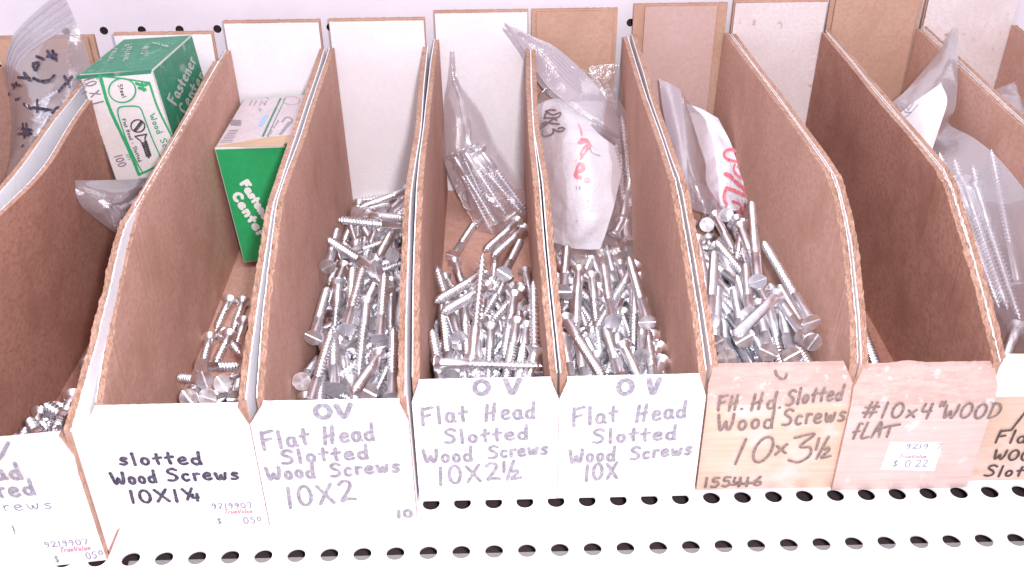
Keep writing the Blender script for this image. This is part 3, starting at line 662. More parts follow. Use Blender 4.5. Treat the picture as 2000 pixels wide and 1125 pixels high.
def paper(name, base, crease=1.0):
    m, t, p = nt(name)
    c = mix(t, base, [k*.93 for k in base], noise(t, 0.05, (1, 1, 1), 4, .35, .7))
    c = mix(t, c, (0.25, 0.24, 0.25), noise(t, 0.33, (1, 1, 1), 2, .74, .77, off=5))
    t.links.new(c, p.inputs['Base Color']); p.inputs['Roughness'].default_value = 0.7
    bump(t, p, noise(t, 0.07, (1, 1, 1), 4, .2, .8, .65), min(1.0, 0.6*crease), 2.4)
    return m
M['paper'] = paper('white paper slip', (0.78, 0.76, 0.79), .5)
M['pouch'] = paper('crumpled white pouch', (0.77, 0.76, 0.80), 1.2)
def cr(A, n):                                # Catmull-Rom along axis 0
    A = np.asarray(A, float); Q = np.concatenate([[2*A[0]-A[1]], A, [2*A[-1]-A[-2]]]); out = []
    for k in range(1, len(Q)-2):
        a, b, c, d = Q[k-1:k+3]
        for q in range(n):
            t_ = q/n; out.append(.5*((2*b)+(c-a)*t_+(2*a-5*b+4*c-d)*t_*t_+(3*b-a-3*c+d)*t_**3))
    out.append(A[-1]); return np.array(out)
def net(rows, nu=6, nv=6, bounds=None):      # control net of (photo px, photo py, depth y) -> grid of points in mm
    A = np.array([[on(q[0], q[1], 0 if len(q) > 3 else 1, q[2]) for q in r] for r in rows])   # a fourth entry: the depth given is x
    if bounds:
        A[..., 0] = np.where(A[..., 2] < 139, np.clip(A[..., 0], bounds[0], bounds[1]), A[..., 0]); A[..., 2] = np.maximum(A[..., 2], bounds[2])
    B = cr(A, nu); return np.swapaxes(cr(np.swapaxes(B, 0, 1), nv), 0, 1)
def normals(P):
    du = np.gradient(P, axis=0); dv = np.gradient(P, axis=1); n = np.cross(dv, du)
    n /= np.linalg.norm(n, axis=2, keepdims=True)+1e-9
    if (n[n.shape[0]//2, n.shape[1]//2] @ (P[n.shape[0]//2, n.shape[1]//2]-CC)) > 0: n = -n
    return n
def crumple(P, amp, scale, seed, edge=0.25):
    n = normals(P); Q = P.copy(); a, b = P.shape[:2]
    for i in range(a):
        for j in range(b):
            q = P[i, j]; v = Vector((q[0]*scale, q[1]*scale*.6, q[2]*scale))+Vector((seed*7.1, seed, 0))
            r = 1-abs(mnoise.noise(v))*2.2; r2 = 1-abs(mnoise.noise(v*2.3+Vector((5, 1, 2))))*2.2
            e = min(1, edge+min(i, a-1-i)/(a*.12)*.5+.0)*min(1, edge+min(j, b-1-j)/(b*.15)*.5)
            Q[i, j] = q+n[i, j]*amp*e*(r*.7+r2*.4-.4)
    return Q
def sheet_obj(name, mat_, P, parent, thick=0.25):
    n = normals(P); mb = MB(); B = P-n*thick
    mb.grid(P, 0, True); mb.grid(B, 0, True, flip=True)
    for sl in ((slice(None), 0), (slice(None), -1), (0, slice(None)), (-1, slice(None))):
        mb.grid([P[sl], B[sl]], 0, False)
    return mb.build(name, M[mat_], parent)
def pouch(P, t, seed, amp=0.9, scale=.08):   # front and back films sealed along the edges
    n = normals(P); a, b = P.shape[:2]; F_ = crumple(P, amp, scale, seed)
    u = np.sin(np.pi*np.linspace(0, 1, a))[:, None]; v = np.sin(np.pi*np.linspace(0, 1, b))[None, :]
    return F_, crumple(P-n*(t*np.sqrt(np.clip(u*v, 0, 1)))[..., None]-n*.15, amp, scale, seed+3)
def bag(label, rows, t, seed, mat_='film', bounds=None, amp=0.9, group='zip bags of screws', scale=.08, nu=6, nv=6):
    P = net(rows, nu, nv, bounds); F_, B = pouch(P, t, seed, amp, scale)
    base = P.reshape(-1, 3).mean(0); base[2] = P[..., 2].min()
    root = empty('zip_bag', base, label, 'zip bag', group)
    mb = MB(); mb.grid(F_, 0, True); mb.grid(B, 0, True, flip=True)
    mb.build('bag_film', M[mat_], root)
    return root, F_
def net_surf(P, lift=0.5):
    fl = P.reshape(-1, 3); pr = np.array([project(q) for q in fl]); nn = normals(P).reshape(-1, 3)
    def f(px, py):
        d2 = (pr[:, 0]-px)**2+(pr[:, 1]-py)**2; k = np.argsort(d2)[:5]; w_ = 1/(d2[k]+1.0)
        y = (fl[k, 1]*w_).sum()/w_.sum(); n = (nn[k]*w_[:, None]).sum(0); n /= np.linalg.norm(n)
        q = on(px, py, 1, y); return q+(CC-q)/np.linalg.norm(CC-q)*lift, n
    return f
def bnd(i, inset=TH+.4): return (BINS[i][0]+inset+(BOW.get((i, 0), 0)*.8), BINS[i][0]+W-inset+(BOW.get((i, 1), 0)*.8), 4.0)
# bag leaning against the white back wall of the 2 1/2 inch bin
r4 = [[(880,98,352),(884,99,352),(888,102,352)], [(876,150,347),(885,150,346),(894,154,346)], [(868,195,342),(890,190,337),(915,186,339)], [(866,250,334),(900,245,322),(943,225,331)],
      [(862,300,324),(905,300,310),(968,280,318)], [(885,360,310),(930,360,292),(1000,330,306)], [(915,420,298),(960,410,282),(1026,375,297)], [(935,452,292),(977,455,285),(1026,418,291)]]
b4, P4 = bag('clear zip bag of screws against the white back wall of the 10X2 1/2 bin', r4, 20, 4, 'film_grey', bnd(4), .8)
sl = sheet_obj('paper_slip', 'paper', net([[(868,318,332),(892,330,322),(915,345,318)], [(878,345,326),(905,365,314),(935,385,308)], [(898,388,316),(915,398,309),(944,402,304)], [(905,406,313),(917,411,309),(943,406,305)]], 5, 5), None)
tag(sl, 'white paper slip with a dark pen mark inside the bag on the white wall', 'paper slip')
pen = Pen(net_surf(net([[(868,318,332),(892,330,322),(915,345,318)], [(878,345,326),(905,365,314),(935,385,308)], [(898,388,316),(915,398,309),(944,402,304)], [(905,406,313),(917,411,309),(943,406,305)]], 5, 5), .5), 1.6)
pen.stroke([(905, 375), (903, 388), (912, 398)]); pen.stroke([(911, 374), (917, 404)])
pen.build('pen_mark', M['ink_dark'], sl)
# bag with the torn pouch in the 10X3 bin
r5 = [[(1100,128,330),(1130,132,330),(1165,150,328),(1200,180,326)], [(1046,203,320),(1110,192,316),(1182,195,312),(1242,232,310)], [(1052,270,297),(1115,265,280),(1190,270,280),(1251,300,290)], [(1062,340,274),(1125,340,255),(1195,345,256),(1254,370,266)],
      [(1072,420,250),(1130,420,232),(1195,425,232),(1255,430,246)], [(1084,485,234),(1140,492,224),(1190,500,224),(1250,488,234)], [(1090,508,224),(1140,528,214),(1190,535,214),(1236,522,222)]]
b5, P5 = bag('clear zip bag around a torn white pouch marked 10X3', r5, 26, 5, 'film', bnd(5), 1.0)
zt = np.array([[(986,45,346),(987,48,346),(988,51,346)], [(1045,73,340),(1032,82,338),(1018,90,338)], [(1085,92,336),(1066,112,332),(1040,128,332)], [(1140,140,330),(1108,160,322),(1068,168,322)], [(1186,196,322),(1156,206,312),(1112,206,312)], [(1216,246,316),(1194,246,304),(1168,244,304)], [(1233,276,308),(1231,279,303),(1226,281,302)]], float)
PZ = net(zt, 6, 6); zs = crumple(PZ, .5, .05, 8)
zo = sheet_obj('zip_strip', 'film_zip', zs, b5, .6)
mbz = MB()
for k in range(5):                            # the moulded ribs of the zip run along the strip
    v = .16+.085*k; row = [(zs[q][int(v*(zs.shape[1]-1))]*(1-(v*(zs.shape[1]-1))%1)+zs[q][min(zs.shape[1]-1, int(v*(zs.shape[1]-1))+1)]*((v*(zs.shape[1]-1))%1)) for q in range(3, zs.shape[0]-2)]
    nn_ = normals(zs)
    mbz.grid([[r+nn_[q+3][6]*.1+np.array((0, 0, -.35)) for q, r in enumerate(row)], [r+nn_[q+3][6]*.75 for q, r in enumerate(row)], [r+nn_[q+3][6]*.1+np.array((0, 0, .35)) for q, r in enumerate(row)]], 0, True)
mbz.build('zip_ribs', M['film_zip'], zo)
zb = crumple(PZ+np.array((-1.5, 8.0, -7.0)), .5, .05, 12); sheet_obj('rear_zip_strip', 'film_zip', zb, b5, .5)
rp = [[(1046,206,328),(1078,194,326),(1120,196,322)], [(1050,240,318),(1092,236,310),(1142,232,309)], [(1055,280,304),(1112,276,292),(1172,264,294)], [(1060,322,292),(1130,316,270),(1214,306,280)], [(1068,380,273),(1130,378,254),(1204,380,258)], [(1074,440,256),(1130,440,238),(1186,446,240)], [(1080,472,248),(1126,486,234),(1172,487,232)]]
PP = net(rp, 7, 8, bnd(5)); PPc = crumple(PP, 3.4, .045, 3, .5)
po = sheet_obj('torn_pouch', 'pouch', PPc, None, .5)
tag(po, 'torn crumpled white pouch with 10X3 in pen and red script lettering', 'pouch')
def zz5(*pts): return [(1030+x/3.3088, 170+y/3.3088) for x, y in pts]
pen = Pen(net_surf(PPc, .9), 1.6, .1)
for st in (zz5((118,158),(150,148),(182,150)), zz5((108,200),(125,165),(165,180),(215,165),(200,195),(150,200),(110,200)), zz5((90,240),(120,228),(160,235),(205,240)), zz5((95,265),(130,235),(170,205),(190,215)), zz5((85,275),(88,255),(110,245)),
           zz5((100,285),(95,305),(110,320),(150,310),(170,290),(165,270),(190,285),(225,285),(240,270),(222,262),(200,268))): pen.stroke(st)
pen.build('pen_writing', M['ink_black'], po)
pen = Pen(net_surf(PPc, .9), 2.0, .2)
pen.stroke(zz5((330,240),(345,275),(352,310)), 1.6); pen.stroke(zz5((345,355),(335,365),(360,330),(340,365),(375,340),(395,365)), 3.6); pen.stroke(zz5((345,430),(365,395),(390,365),(375,420),(350,448),(345,425)), 1.7); pen.stroke(zz5((345,465),(375,420),(412,378)), 1.8)
pen.stroke(zz5((338,500),(360,505),(358,535),(330,545),(312,560),(318,580),(342,585)), 3.2); pen.stroke(zz5((335,490),(318,530),(312,560)), 2.2)
pen.stroke(zz5(*[(384+17*math.cos(k*.52), 602+15*math.sin(k*.52)) for k in range(13)]), .6); pen.stroke(zz5((377,608),(380,596),(390,597),(386,604),(392,609)), .5)
pen.build('red_script', M['print_red'], po)
pen = Pen(net_surf(PPc, .9), .8, .3)
for st in (zz5((405,390),(420,425),(470,442)), zz5((315,640),(320,662)), zz5((335,645),(342,660)), zz5((388,735),(398,738)), zz5((400,805),(408,803)), zz5((315,868),(324,864))): pen.stroke(st)
pen.build('crease_mark', M['print_soft'], po)
b5b, _ = bag('clear empty zip bag standing behind the torn pouch bag', [[(1150,130,352),(1180,126,352),(1211,122,352)], [(1158,180,346),(1185,180,345),(1214,178,346)], [(1180,235,338),(1205,235,336),(1228,235,338)]], 5, 9, 'film', bnd(5), .4)
# bag with the red lettered pouch in the 3 1/2 inch bin
r6 = [[(1289,156,332),(1312,164,330),(1331,178,328),(1340,198,326)], [(1295,210,320),(1320,215,315),(1344,225,312),(1378,232,318)], [(1307,270,304),(1330,280,297),(1357,290,294),(1402,288,306)], [(1318,340,286),(1342,350,275),(1372,358,272),(1436,352,292)], [(1335,400,270),(1362,412,262),(1402,420,260),(1468,408,280)]]
b6, P6 = bag('clear zip bag with milky zip strip standing in the 10x3 1/2 bin', r6, 18, 6, 'film_grey', bnd(6), .8)
z6 = net([[(1287,154,331),(1308,163,328),(1330,177,326)], [(1294,210,319),(1314,214,314),(1336,222,312)], [(1306,270,303),(1324,274,297),(1340,282,294)], [(1317,340,285),(1330,345,277),(1344,352,273)], [(1330,390,272),(1340,400,266),(1352,406,263)]], 6, 5, bnd(6))
sheet_obj('zip_strip', 'film_zip', crumple(z6, .4, .05, 2), b6, .4)
rp6 = [[(1340,202,328),(1372,214,322),(1403,232,384,0)], [(1352,236,318),(1390,255,312),(1426,276,390,0)], [(1364,276,306),(1405,300,300),(1440,316,394,0)], [(1378,320,294),(1420,340,284),(1459,360,396,0)], [(1381,360,284),(1425,380,268),(1476,392,398,0)], [(1408,402,268),(1442,414,255),(1480,422,398,0)]]
Q6 = crumple(net(rp6, 7, 8), 1.8, .05, 21, .5)
p6 = sheet_obj('printed_pouch', 'pouch', Q6, None, .5); tag(p6, 'white printed pouch with red script letters Val in the 10x3 1/2 bin', 'pouch')
def zz6(*pts): return [(1270+x/3.8773, 140+y/3.8793) for x, y in pts]
pen = Pen(net_surf(Q6, .8), 2.0, .15)
for st, wd in ((zz6((655,612),(630,592),(590,592),(562,612),(560,640),(590,665),(640,678),(690,688)), 2.2), (zz6((640,705),(632,735),(645,770),(680,800),(715,812),(732,795),(712,765),(680,735),(660,712),(720,775),(745,790)), 2.2),
               (zz6((570,775),(605,790),(625,812)), 3.4), (zz6((640,830),(690,870),(740,915),(765,950)), 3.2), (zz6((765,950),(700,930),(630,898),(575,880)), 2.8), (zz6((575,880),(560,930),(565,975),(580,1005)), 2.8), (zz6((625,985),(670,1000),(690,1025),(680,1055)), 2.6), (zz6((720,990),(712,1030),(735,1060),(650,1060)), 2.0)): pen.stroke(st, wd)
pen.build('red_script', M['print_red'], p6)
# tall bag in the right hand bin
r8 = [[(1865,52,332),(1869,55,332),(1872,60,332)], [(1824,112,540,0),(1850,96,543,0),(1871,112,546,0)], [(1774,172,515,0),(1830,160,530,0),(1869,186,543,0)], [(1733,216,500,0),(1800,230,515,0),(1864,216,540,0)], [(1758,280,500,0),(1815,290,513,0),(1853,242,535,0)], [(1800,322,505,0),(1842,335,513,0),(1905,272,540,0)],
      [(1838,380,505,0),(1895,390,518,0),(1960,320,545,0)], [(1868,480,507,0),(1930,490,520,0),(2030,420,547,0)], [(1898,580,514,0),(1960,600,526,0),(2060,550,547,0)], [(1930,668,529,0),(1978,690,536,0),(2070,660,547,0)]]
b8, P8 = bag('tall clear zip bag of long screws leaning in the right hand bin', r8, 16, 8, 'film_hazy', None, 1.6)
q8 = net([[(1750,228,500,0),(1790,196,512,0),(1838,163,528,0)], [(1768,250,501,0),(1805,222,511,0),(1850,196,529,0)], [(1785,275,503,0),(1815,255,510,0),(1838,240,520,0)], [(1800,302,504,0),(1810,300,508,0),(1818,300,511,0)]], 6, 6)
s8 = sheet_obj('paper_slip', 'paper', q8, None); tag(s8, 'white paper slip with faint pencil writing in the tall bag at right', 'paper slip')
pen = Pen(net_surf(q8, .6), .7)
def zz8(*pts): return [(1720+x/2.8143, 40+y/2.8125) for x, y in pts]
for st in (zz8((95,545),(150,520),(205,462)), zz8((115,465),(135,500),(170,505)), zz8((130,455),(155,490)), zz8((180,455),(150,495))): pen.stroke(st)
pen.build('pencil_writing', M['print_soft'], s8)
# bag with black writing at the far left, small bag under the tilted carton, bag in the far right corner
r0 = [[(-60,150,322),(20,80,322),(80,15,322),(122,-14,322)], [(-50,200,314),(40,120,308),(105,70,308),(149,45,314)], [(-40,260,302),(50,180,292),(125,150,292),(174,118,306)], [(-40,330,282),(45,250,270),(110,220,270),(185,200,287)], [(-30,390,257),(20,330,245),(70,310,245),(135,290,257)], [(-30,430,237),(0,385,228),(40,365,228),(78,345,237)]]
b0, P0_ = bag('clear zip bag with black marker writing at the far left', r0, 22, 1, 'film_hazy', bnd(0), 1.6)
z0 = net([[(-60,148,321),(20,78,321),(80,13,321),(122,-16,321)], [(-50,175,317),(30,100,314),(95,45,314),(137,15,317)], [(-50,200,313),(40,120,307),(105,70,307),(149,45,313)]], 5, 6, bnd(0))
z0c = crumple(z0, .4, .05, 4); zo0 = sheet_obj('zip_strip', 'film_grey', z0c, b0, .4)
mbz = MB(); nn_ = normals(z0c)
for k in range(1, 6):
    q = int(k*(z0c.shape[0]-1)/6)
    mbz.grid([[z0c[q][j]+nn_[q][j]*.15 for j in range(z0c.shape[1])], [z0c[q][j]*.7+z0c[q+1][j]*.3+nn_[q][j]*.9 for j in range(z0c.shape[1])], [z0c[q][j]*.4+z0c[q+1][j]*.6+nn_[q][j]*.15 for j in range(z0c.shape[1])]], 0, True)
mbz.build('zip_ribs', M['film_zip'], zo0)
pen = Pen(net_surf(P0_, 1.2), 2.3, .2)
def zz0(*pts): return [(x/2.8143, y/2.8125) for x, y in pts]
for st in (zz0((260,280),(290,320)), zz0((290,280),(310,330)), zz0((262,310),(310,300)), zz0((200,310),(240,325)), zz0((180,350),(215,345),(195,385),(180,360)), zz0((130,400),(160,440)), zz0((100,425),(160,430)), zz0((60,465),(110,470)), zz0((75,485),(90,455)), zz0((5,500),(40,530)), zz0((10,535),(45,505)), zz0((0,515),(50,518)),
           zz0((185,430),(220,445),(270,440),(298,415)), zz0((325,500),(395,420)), zz0((355,420),(385,475)), zz0((85,548),(118,540)), zz0((130,570),(175,600),(150,580)), zz0((205,550),(205,615)), zz0((180,590),(280,605)), zz0((290,620),(320,590),(335,640),(365,610)), zz0((340,650),(370,630)), zz0((415,590),(440,572)),
           zz0((125,680),(135,755)), zz0((145,680),(155,750)), zz0((105,705),(170,715)), zz0((100,735),(172,735)), zz0((108,815),(125,800))): pen.stroke(st)
pen.build('marker_writing', M['ink_black'], b0)
q0 = net([[(-30,395,232),(20,352,226),(74,325,232)], [(-30,430,226),(20,385,218),(66,348,224)], [(-30,460,220),(5,420,212),(45,370,220)]], 6, 6, bnd(0))
s0 = sheet_obj('paper_slip', 'paper', crumple(q0, .8, .06, 5), None); tag(s0, 'white paper slip with red zigzag print at the far left edge', 'paper slip')
pen = Pen(net_surf(q0, 1.2), 1.2); pen.stroke([(0, 374), (8, 373), (12, 384), (20, 374), (30, 374)]); pen.build('red_print', M['print_red'], s0)
r1 = [[(146,352,184),(200,352,196),(250,350,207),(288,345,218)], [(146,374,180),(200,378,184),(255,375,194),(288,370,211)], [(162,405,178),(205,410,178),(250,405,188),(282,400,208)], [(200,437,180),(225,441,179),(250,439,186),(272,435,201)], [(236,461,182),(245,463,181),(255,463,184),(266,459,191)]]
b1, P1_ = bag('small clear zip bag tucked under the tilted green carton', r1, 14, 2, 'film_grey', None, 1.2, scale=.11)
b9, _ = bag('grey zip bag in the upper right corner of the photo', [[(1940,176,345),(1985,158,345),(2040,150,345)], [(1950,195,335),(1990,185,332),(2050,180,335)], [(1975,225,315),(2010,225,310),(2060,220,315)]], 14, 7, 'film_grey', bnd(9), .8)
# strip of clear tape along the shelf, in front of the bins
mbt = MB(); xs = np.linspace(6, 520, 40)
mbt.grid([[(x_, HY-1.6+.25*nz(x_*.02, 3), .12), (x_, HY-27+.4*nz(x_*.03, 8), .12)] for x_ in xs], 0, False, flip=True)
mbt.grid([[(x_, HY-1.6+.25*nz(x_*.02, 3), .05), (x_, HY-27+.4*nz(x_*.03, 8), .05)] for x_ in xs], 0, False)
tp = mbt.build('tape_strip', M['film_tape']); tag(tp, 'strip of clear tape stuck along the shelf across the front row of holes', 'tape')

# ------------------------------------------------------------------ wood screws
def metal(name):
    m, t, p = nt(name)
    p.inputs['Metallic'].default_value = 1.0
    c = mix(t, (0.95, 0.955, 0.98), (0.76, 0.77, 0.82), noise(t, 0.12, (1, 1, 1), 3, .4, .75))
    t.links.new(c, p.inputs['Base Color'])
    r = N(t, 'ShaderNodeMapRange'); r.inputs['To Min'].default_value = 0.28; r.inputs['To Max'].default_value = 0.46
    t.links.new(noise(t, 0.25, (1, 1, 1), 3, .3, .7, off=4), r.inputs['Value']); t.links.new(r.outputs[0], p.inputs['Roughness'])
    return m
M['zinc'] = metal('bright zinc plating')
HR, SR = 5.6, 3.15
def tube(prof, n=14, helix=None):            # prof: list of (z, r); returns grid rows
    rows = []
    for z, r in prof:
        row = []
        for k in range(n+1):
            a = 2*math.pi*k/n; rr = r if helix is None else helix(z, a, r)
            row.append((rr*math.cos(a), rr*math.sin(a), z))
        rows.append(row)
    return rows
def head_mb():
    mb = MB(); n = 11; hw = 0.62; a0 = math.asin(hw/HR); ring = []
    for s in (0, 1):
        arcs = [a0+s*math.pi+(math.pi-2*a0)*k/n for k in range(n+1)]
        top = [(HR*math.cos(a), HR*math.sin(a), 0.0) for a in arcs]
        mb.add(top, [tuple(range(n+1))[::-1]])
        rim = [(HR*math.cos(a), HR*math.sin(a), 0.45) for a in arcs]
        mb.grid([top, rim], 0, True, flip=True)
        low = [(SR*math.cos(a), SR*math.sin(a), 3.6) for a in arcs]; mb.grid([rim, low], 0, True, flip=True)
        y = hw if s == 0 else -hw; xx = HR*math.cos(a0)
        mb.add([(-xx, y, 0), (xx, y, 0), (xx, y, 1.3), (-xx, y, 1.3)], [(0, 1, 2, 3) if s == 0 else (3, 2, 1, 0)])
    xx = HR*math.cos(a0); mb.add([(-xx, -hw, 1.3), (xx, -hw, 1.3), (xx, hw, 1.3), (-xx, hw, 1.3)], [(3, 2, 1, 0)])
    for sx in (1, -1): mb.add([(sx*xx, -hw, 1.3), (sx*xx, hw, 1.3), (sx*SR, .3, 3.6), (sx*SR, -.3, 3.6)], [(0, 1, 2, 3) if sx > 0 else (3, 2, 1, 0)])
    return mb
def thread_rows(L, z0, per=7, n=14):
    pitch = 2.8; zs = np.arange(z0, L-.2, pitch/per); prof = []
    def hel(z, a, r):
        u = (z/pitch-a/(2*math.pi)) % 1.0; crest = max(0.0, 1-abs(u-.5)/.34)
        tip = min(1.0, (L-z)/6.5); core = 1.75*tip**.8+.08
        return core+(SR+.2-1.75)*crest*min(1, tip*1.35)*min(1.0, .35+(z-z0)/3.0)
    prof = [(z, 0) for z in zs]+[(L, 0)]
    return tube(prof, n, hel)
def screw_parts(L):
    z0 = 3.6+(L-3.6)*.28
    h = head_mb()
    s = MB(); s.grid(tube([(3.55, SR-.02), (5.5, SR-.08), (z0-.6, SR-.08), (z0+.3, 1.7)], 16), 0, True, flip=True)
    t = MB(); t.grid(thread_rows(L, z0), 0, True, flip=True)
    return h, s, t
PROTO = {}
def frame(a, b, roll):
    z = Vector(b)-Vector(a); z.normalize(); q = z.to_track_quat('Z', 'Y').to_matrix()
    return q @ Matrix.Rotation(roll, 3, 'Z')
def screw(L, a, b, label, group):
    if L not in PROTO:
        root = empty('wood_screw', (0, 0, 0)); PROTO[L] = root
        for nm, mb in zip(('head', 'shank', 'thread'), screw_parts(L)): mb.build(nm, M['zinc'], root, origin=(0, 0, 0))
    else:
        src = PROTO[L]; root = src.copy(); col.objects.link(root)
        for ch in src.children:
            c = ch.copy(); col.objects.link(c); c.parent = root
    root.location = Vector([float(q) for q in a])*S
    root.rotation_euler = frame(a, b, rnd.uniform(0, 6.28)).to_euler()
    tag(root, label, 'screw', group); return root
SIZES = {1: (25, '1 inch'), 2: (34, '10X1 1/4'), 3: (60, '10X2'), 4: (63, '10X2 1/2'), 5: (76, '10X3'), 6: (89, '10x3 1/2')}
HEAP = {1: 'short slotted zinc wood screw loose in the bin of the tilted green carton', 2: 'short zinc wood screw in the small heap of the 10X1 1/4 bin', 3: 'zinc slotted wood screw in the long heap of the 10X2 bin',
        4: 'zinc slotted wood screw in the heap of the 10X2 1/2 bin', 5: 'zinc slotted wood screw in the heap under the torn pouch bag', 6: 'long zinc slotted wood screw in the heap of the 10x3 1/2 bin'}
OWN = {(4, 0): 'zinc screw lying crosswise along the front edge of the 10X2 1/2 heap', (4, 1): 'zinc screw standing point up at left of the 10X2 1/2 heap', (4, 4): 'zinc screw with head far up, thread running down the 10X2 1/2 heap',
       (5, 0): 'dark shanked zinc screw with head at the left wall, atop the 10X heap', (5, 1): 'zinc screw slanting point down left from the right wall, atop the 10X heap', (5, 3): 'zinc screw with slotted head by the right wall of the faded 10X bin',
       (6, 0): 'zinc screw whose round slotted head faces out below the red lettering', (6, 2): 'zinc screw standing point up in the middle of the 10x3 1/2 heap', (6, 3): 'zinc screw lying along the right wall of the 10x3 1/2 bin, head up', (6, 4): 'zinc screw with slotted head low at the right wall of the 10x3 1/2 bin',
       (3, 0): 'zinc screw whose pale round head faces out at the back of the 10X2 heap', (3, 2): 'zinc screw lying crosswise at the back of the 10X2 heap, point left',
       (2, 2): 'short zinc screw lying crosswise, point left, in the 10X1 1/4 bin', (2, 0): 'short zinc screw with its head highest in the 10X1 1/4 heap', (1, 0): 'short zinc screw standing point up at the left of the 1 inch screws'}
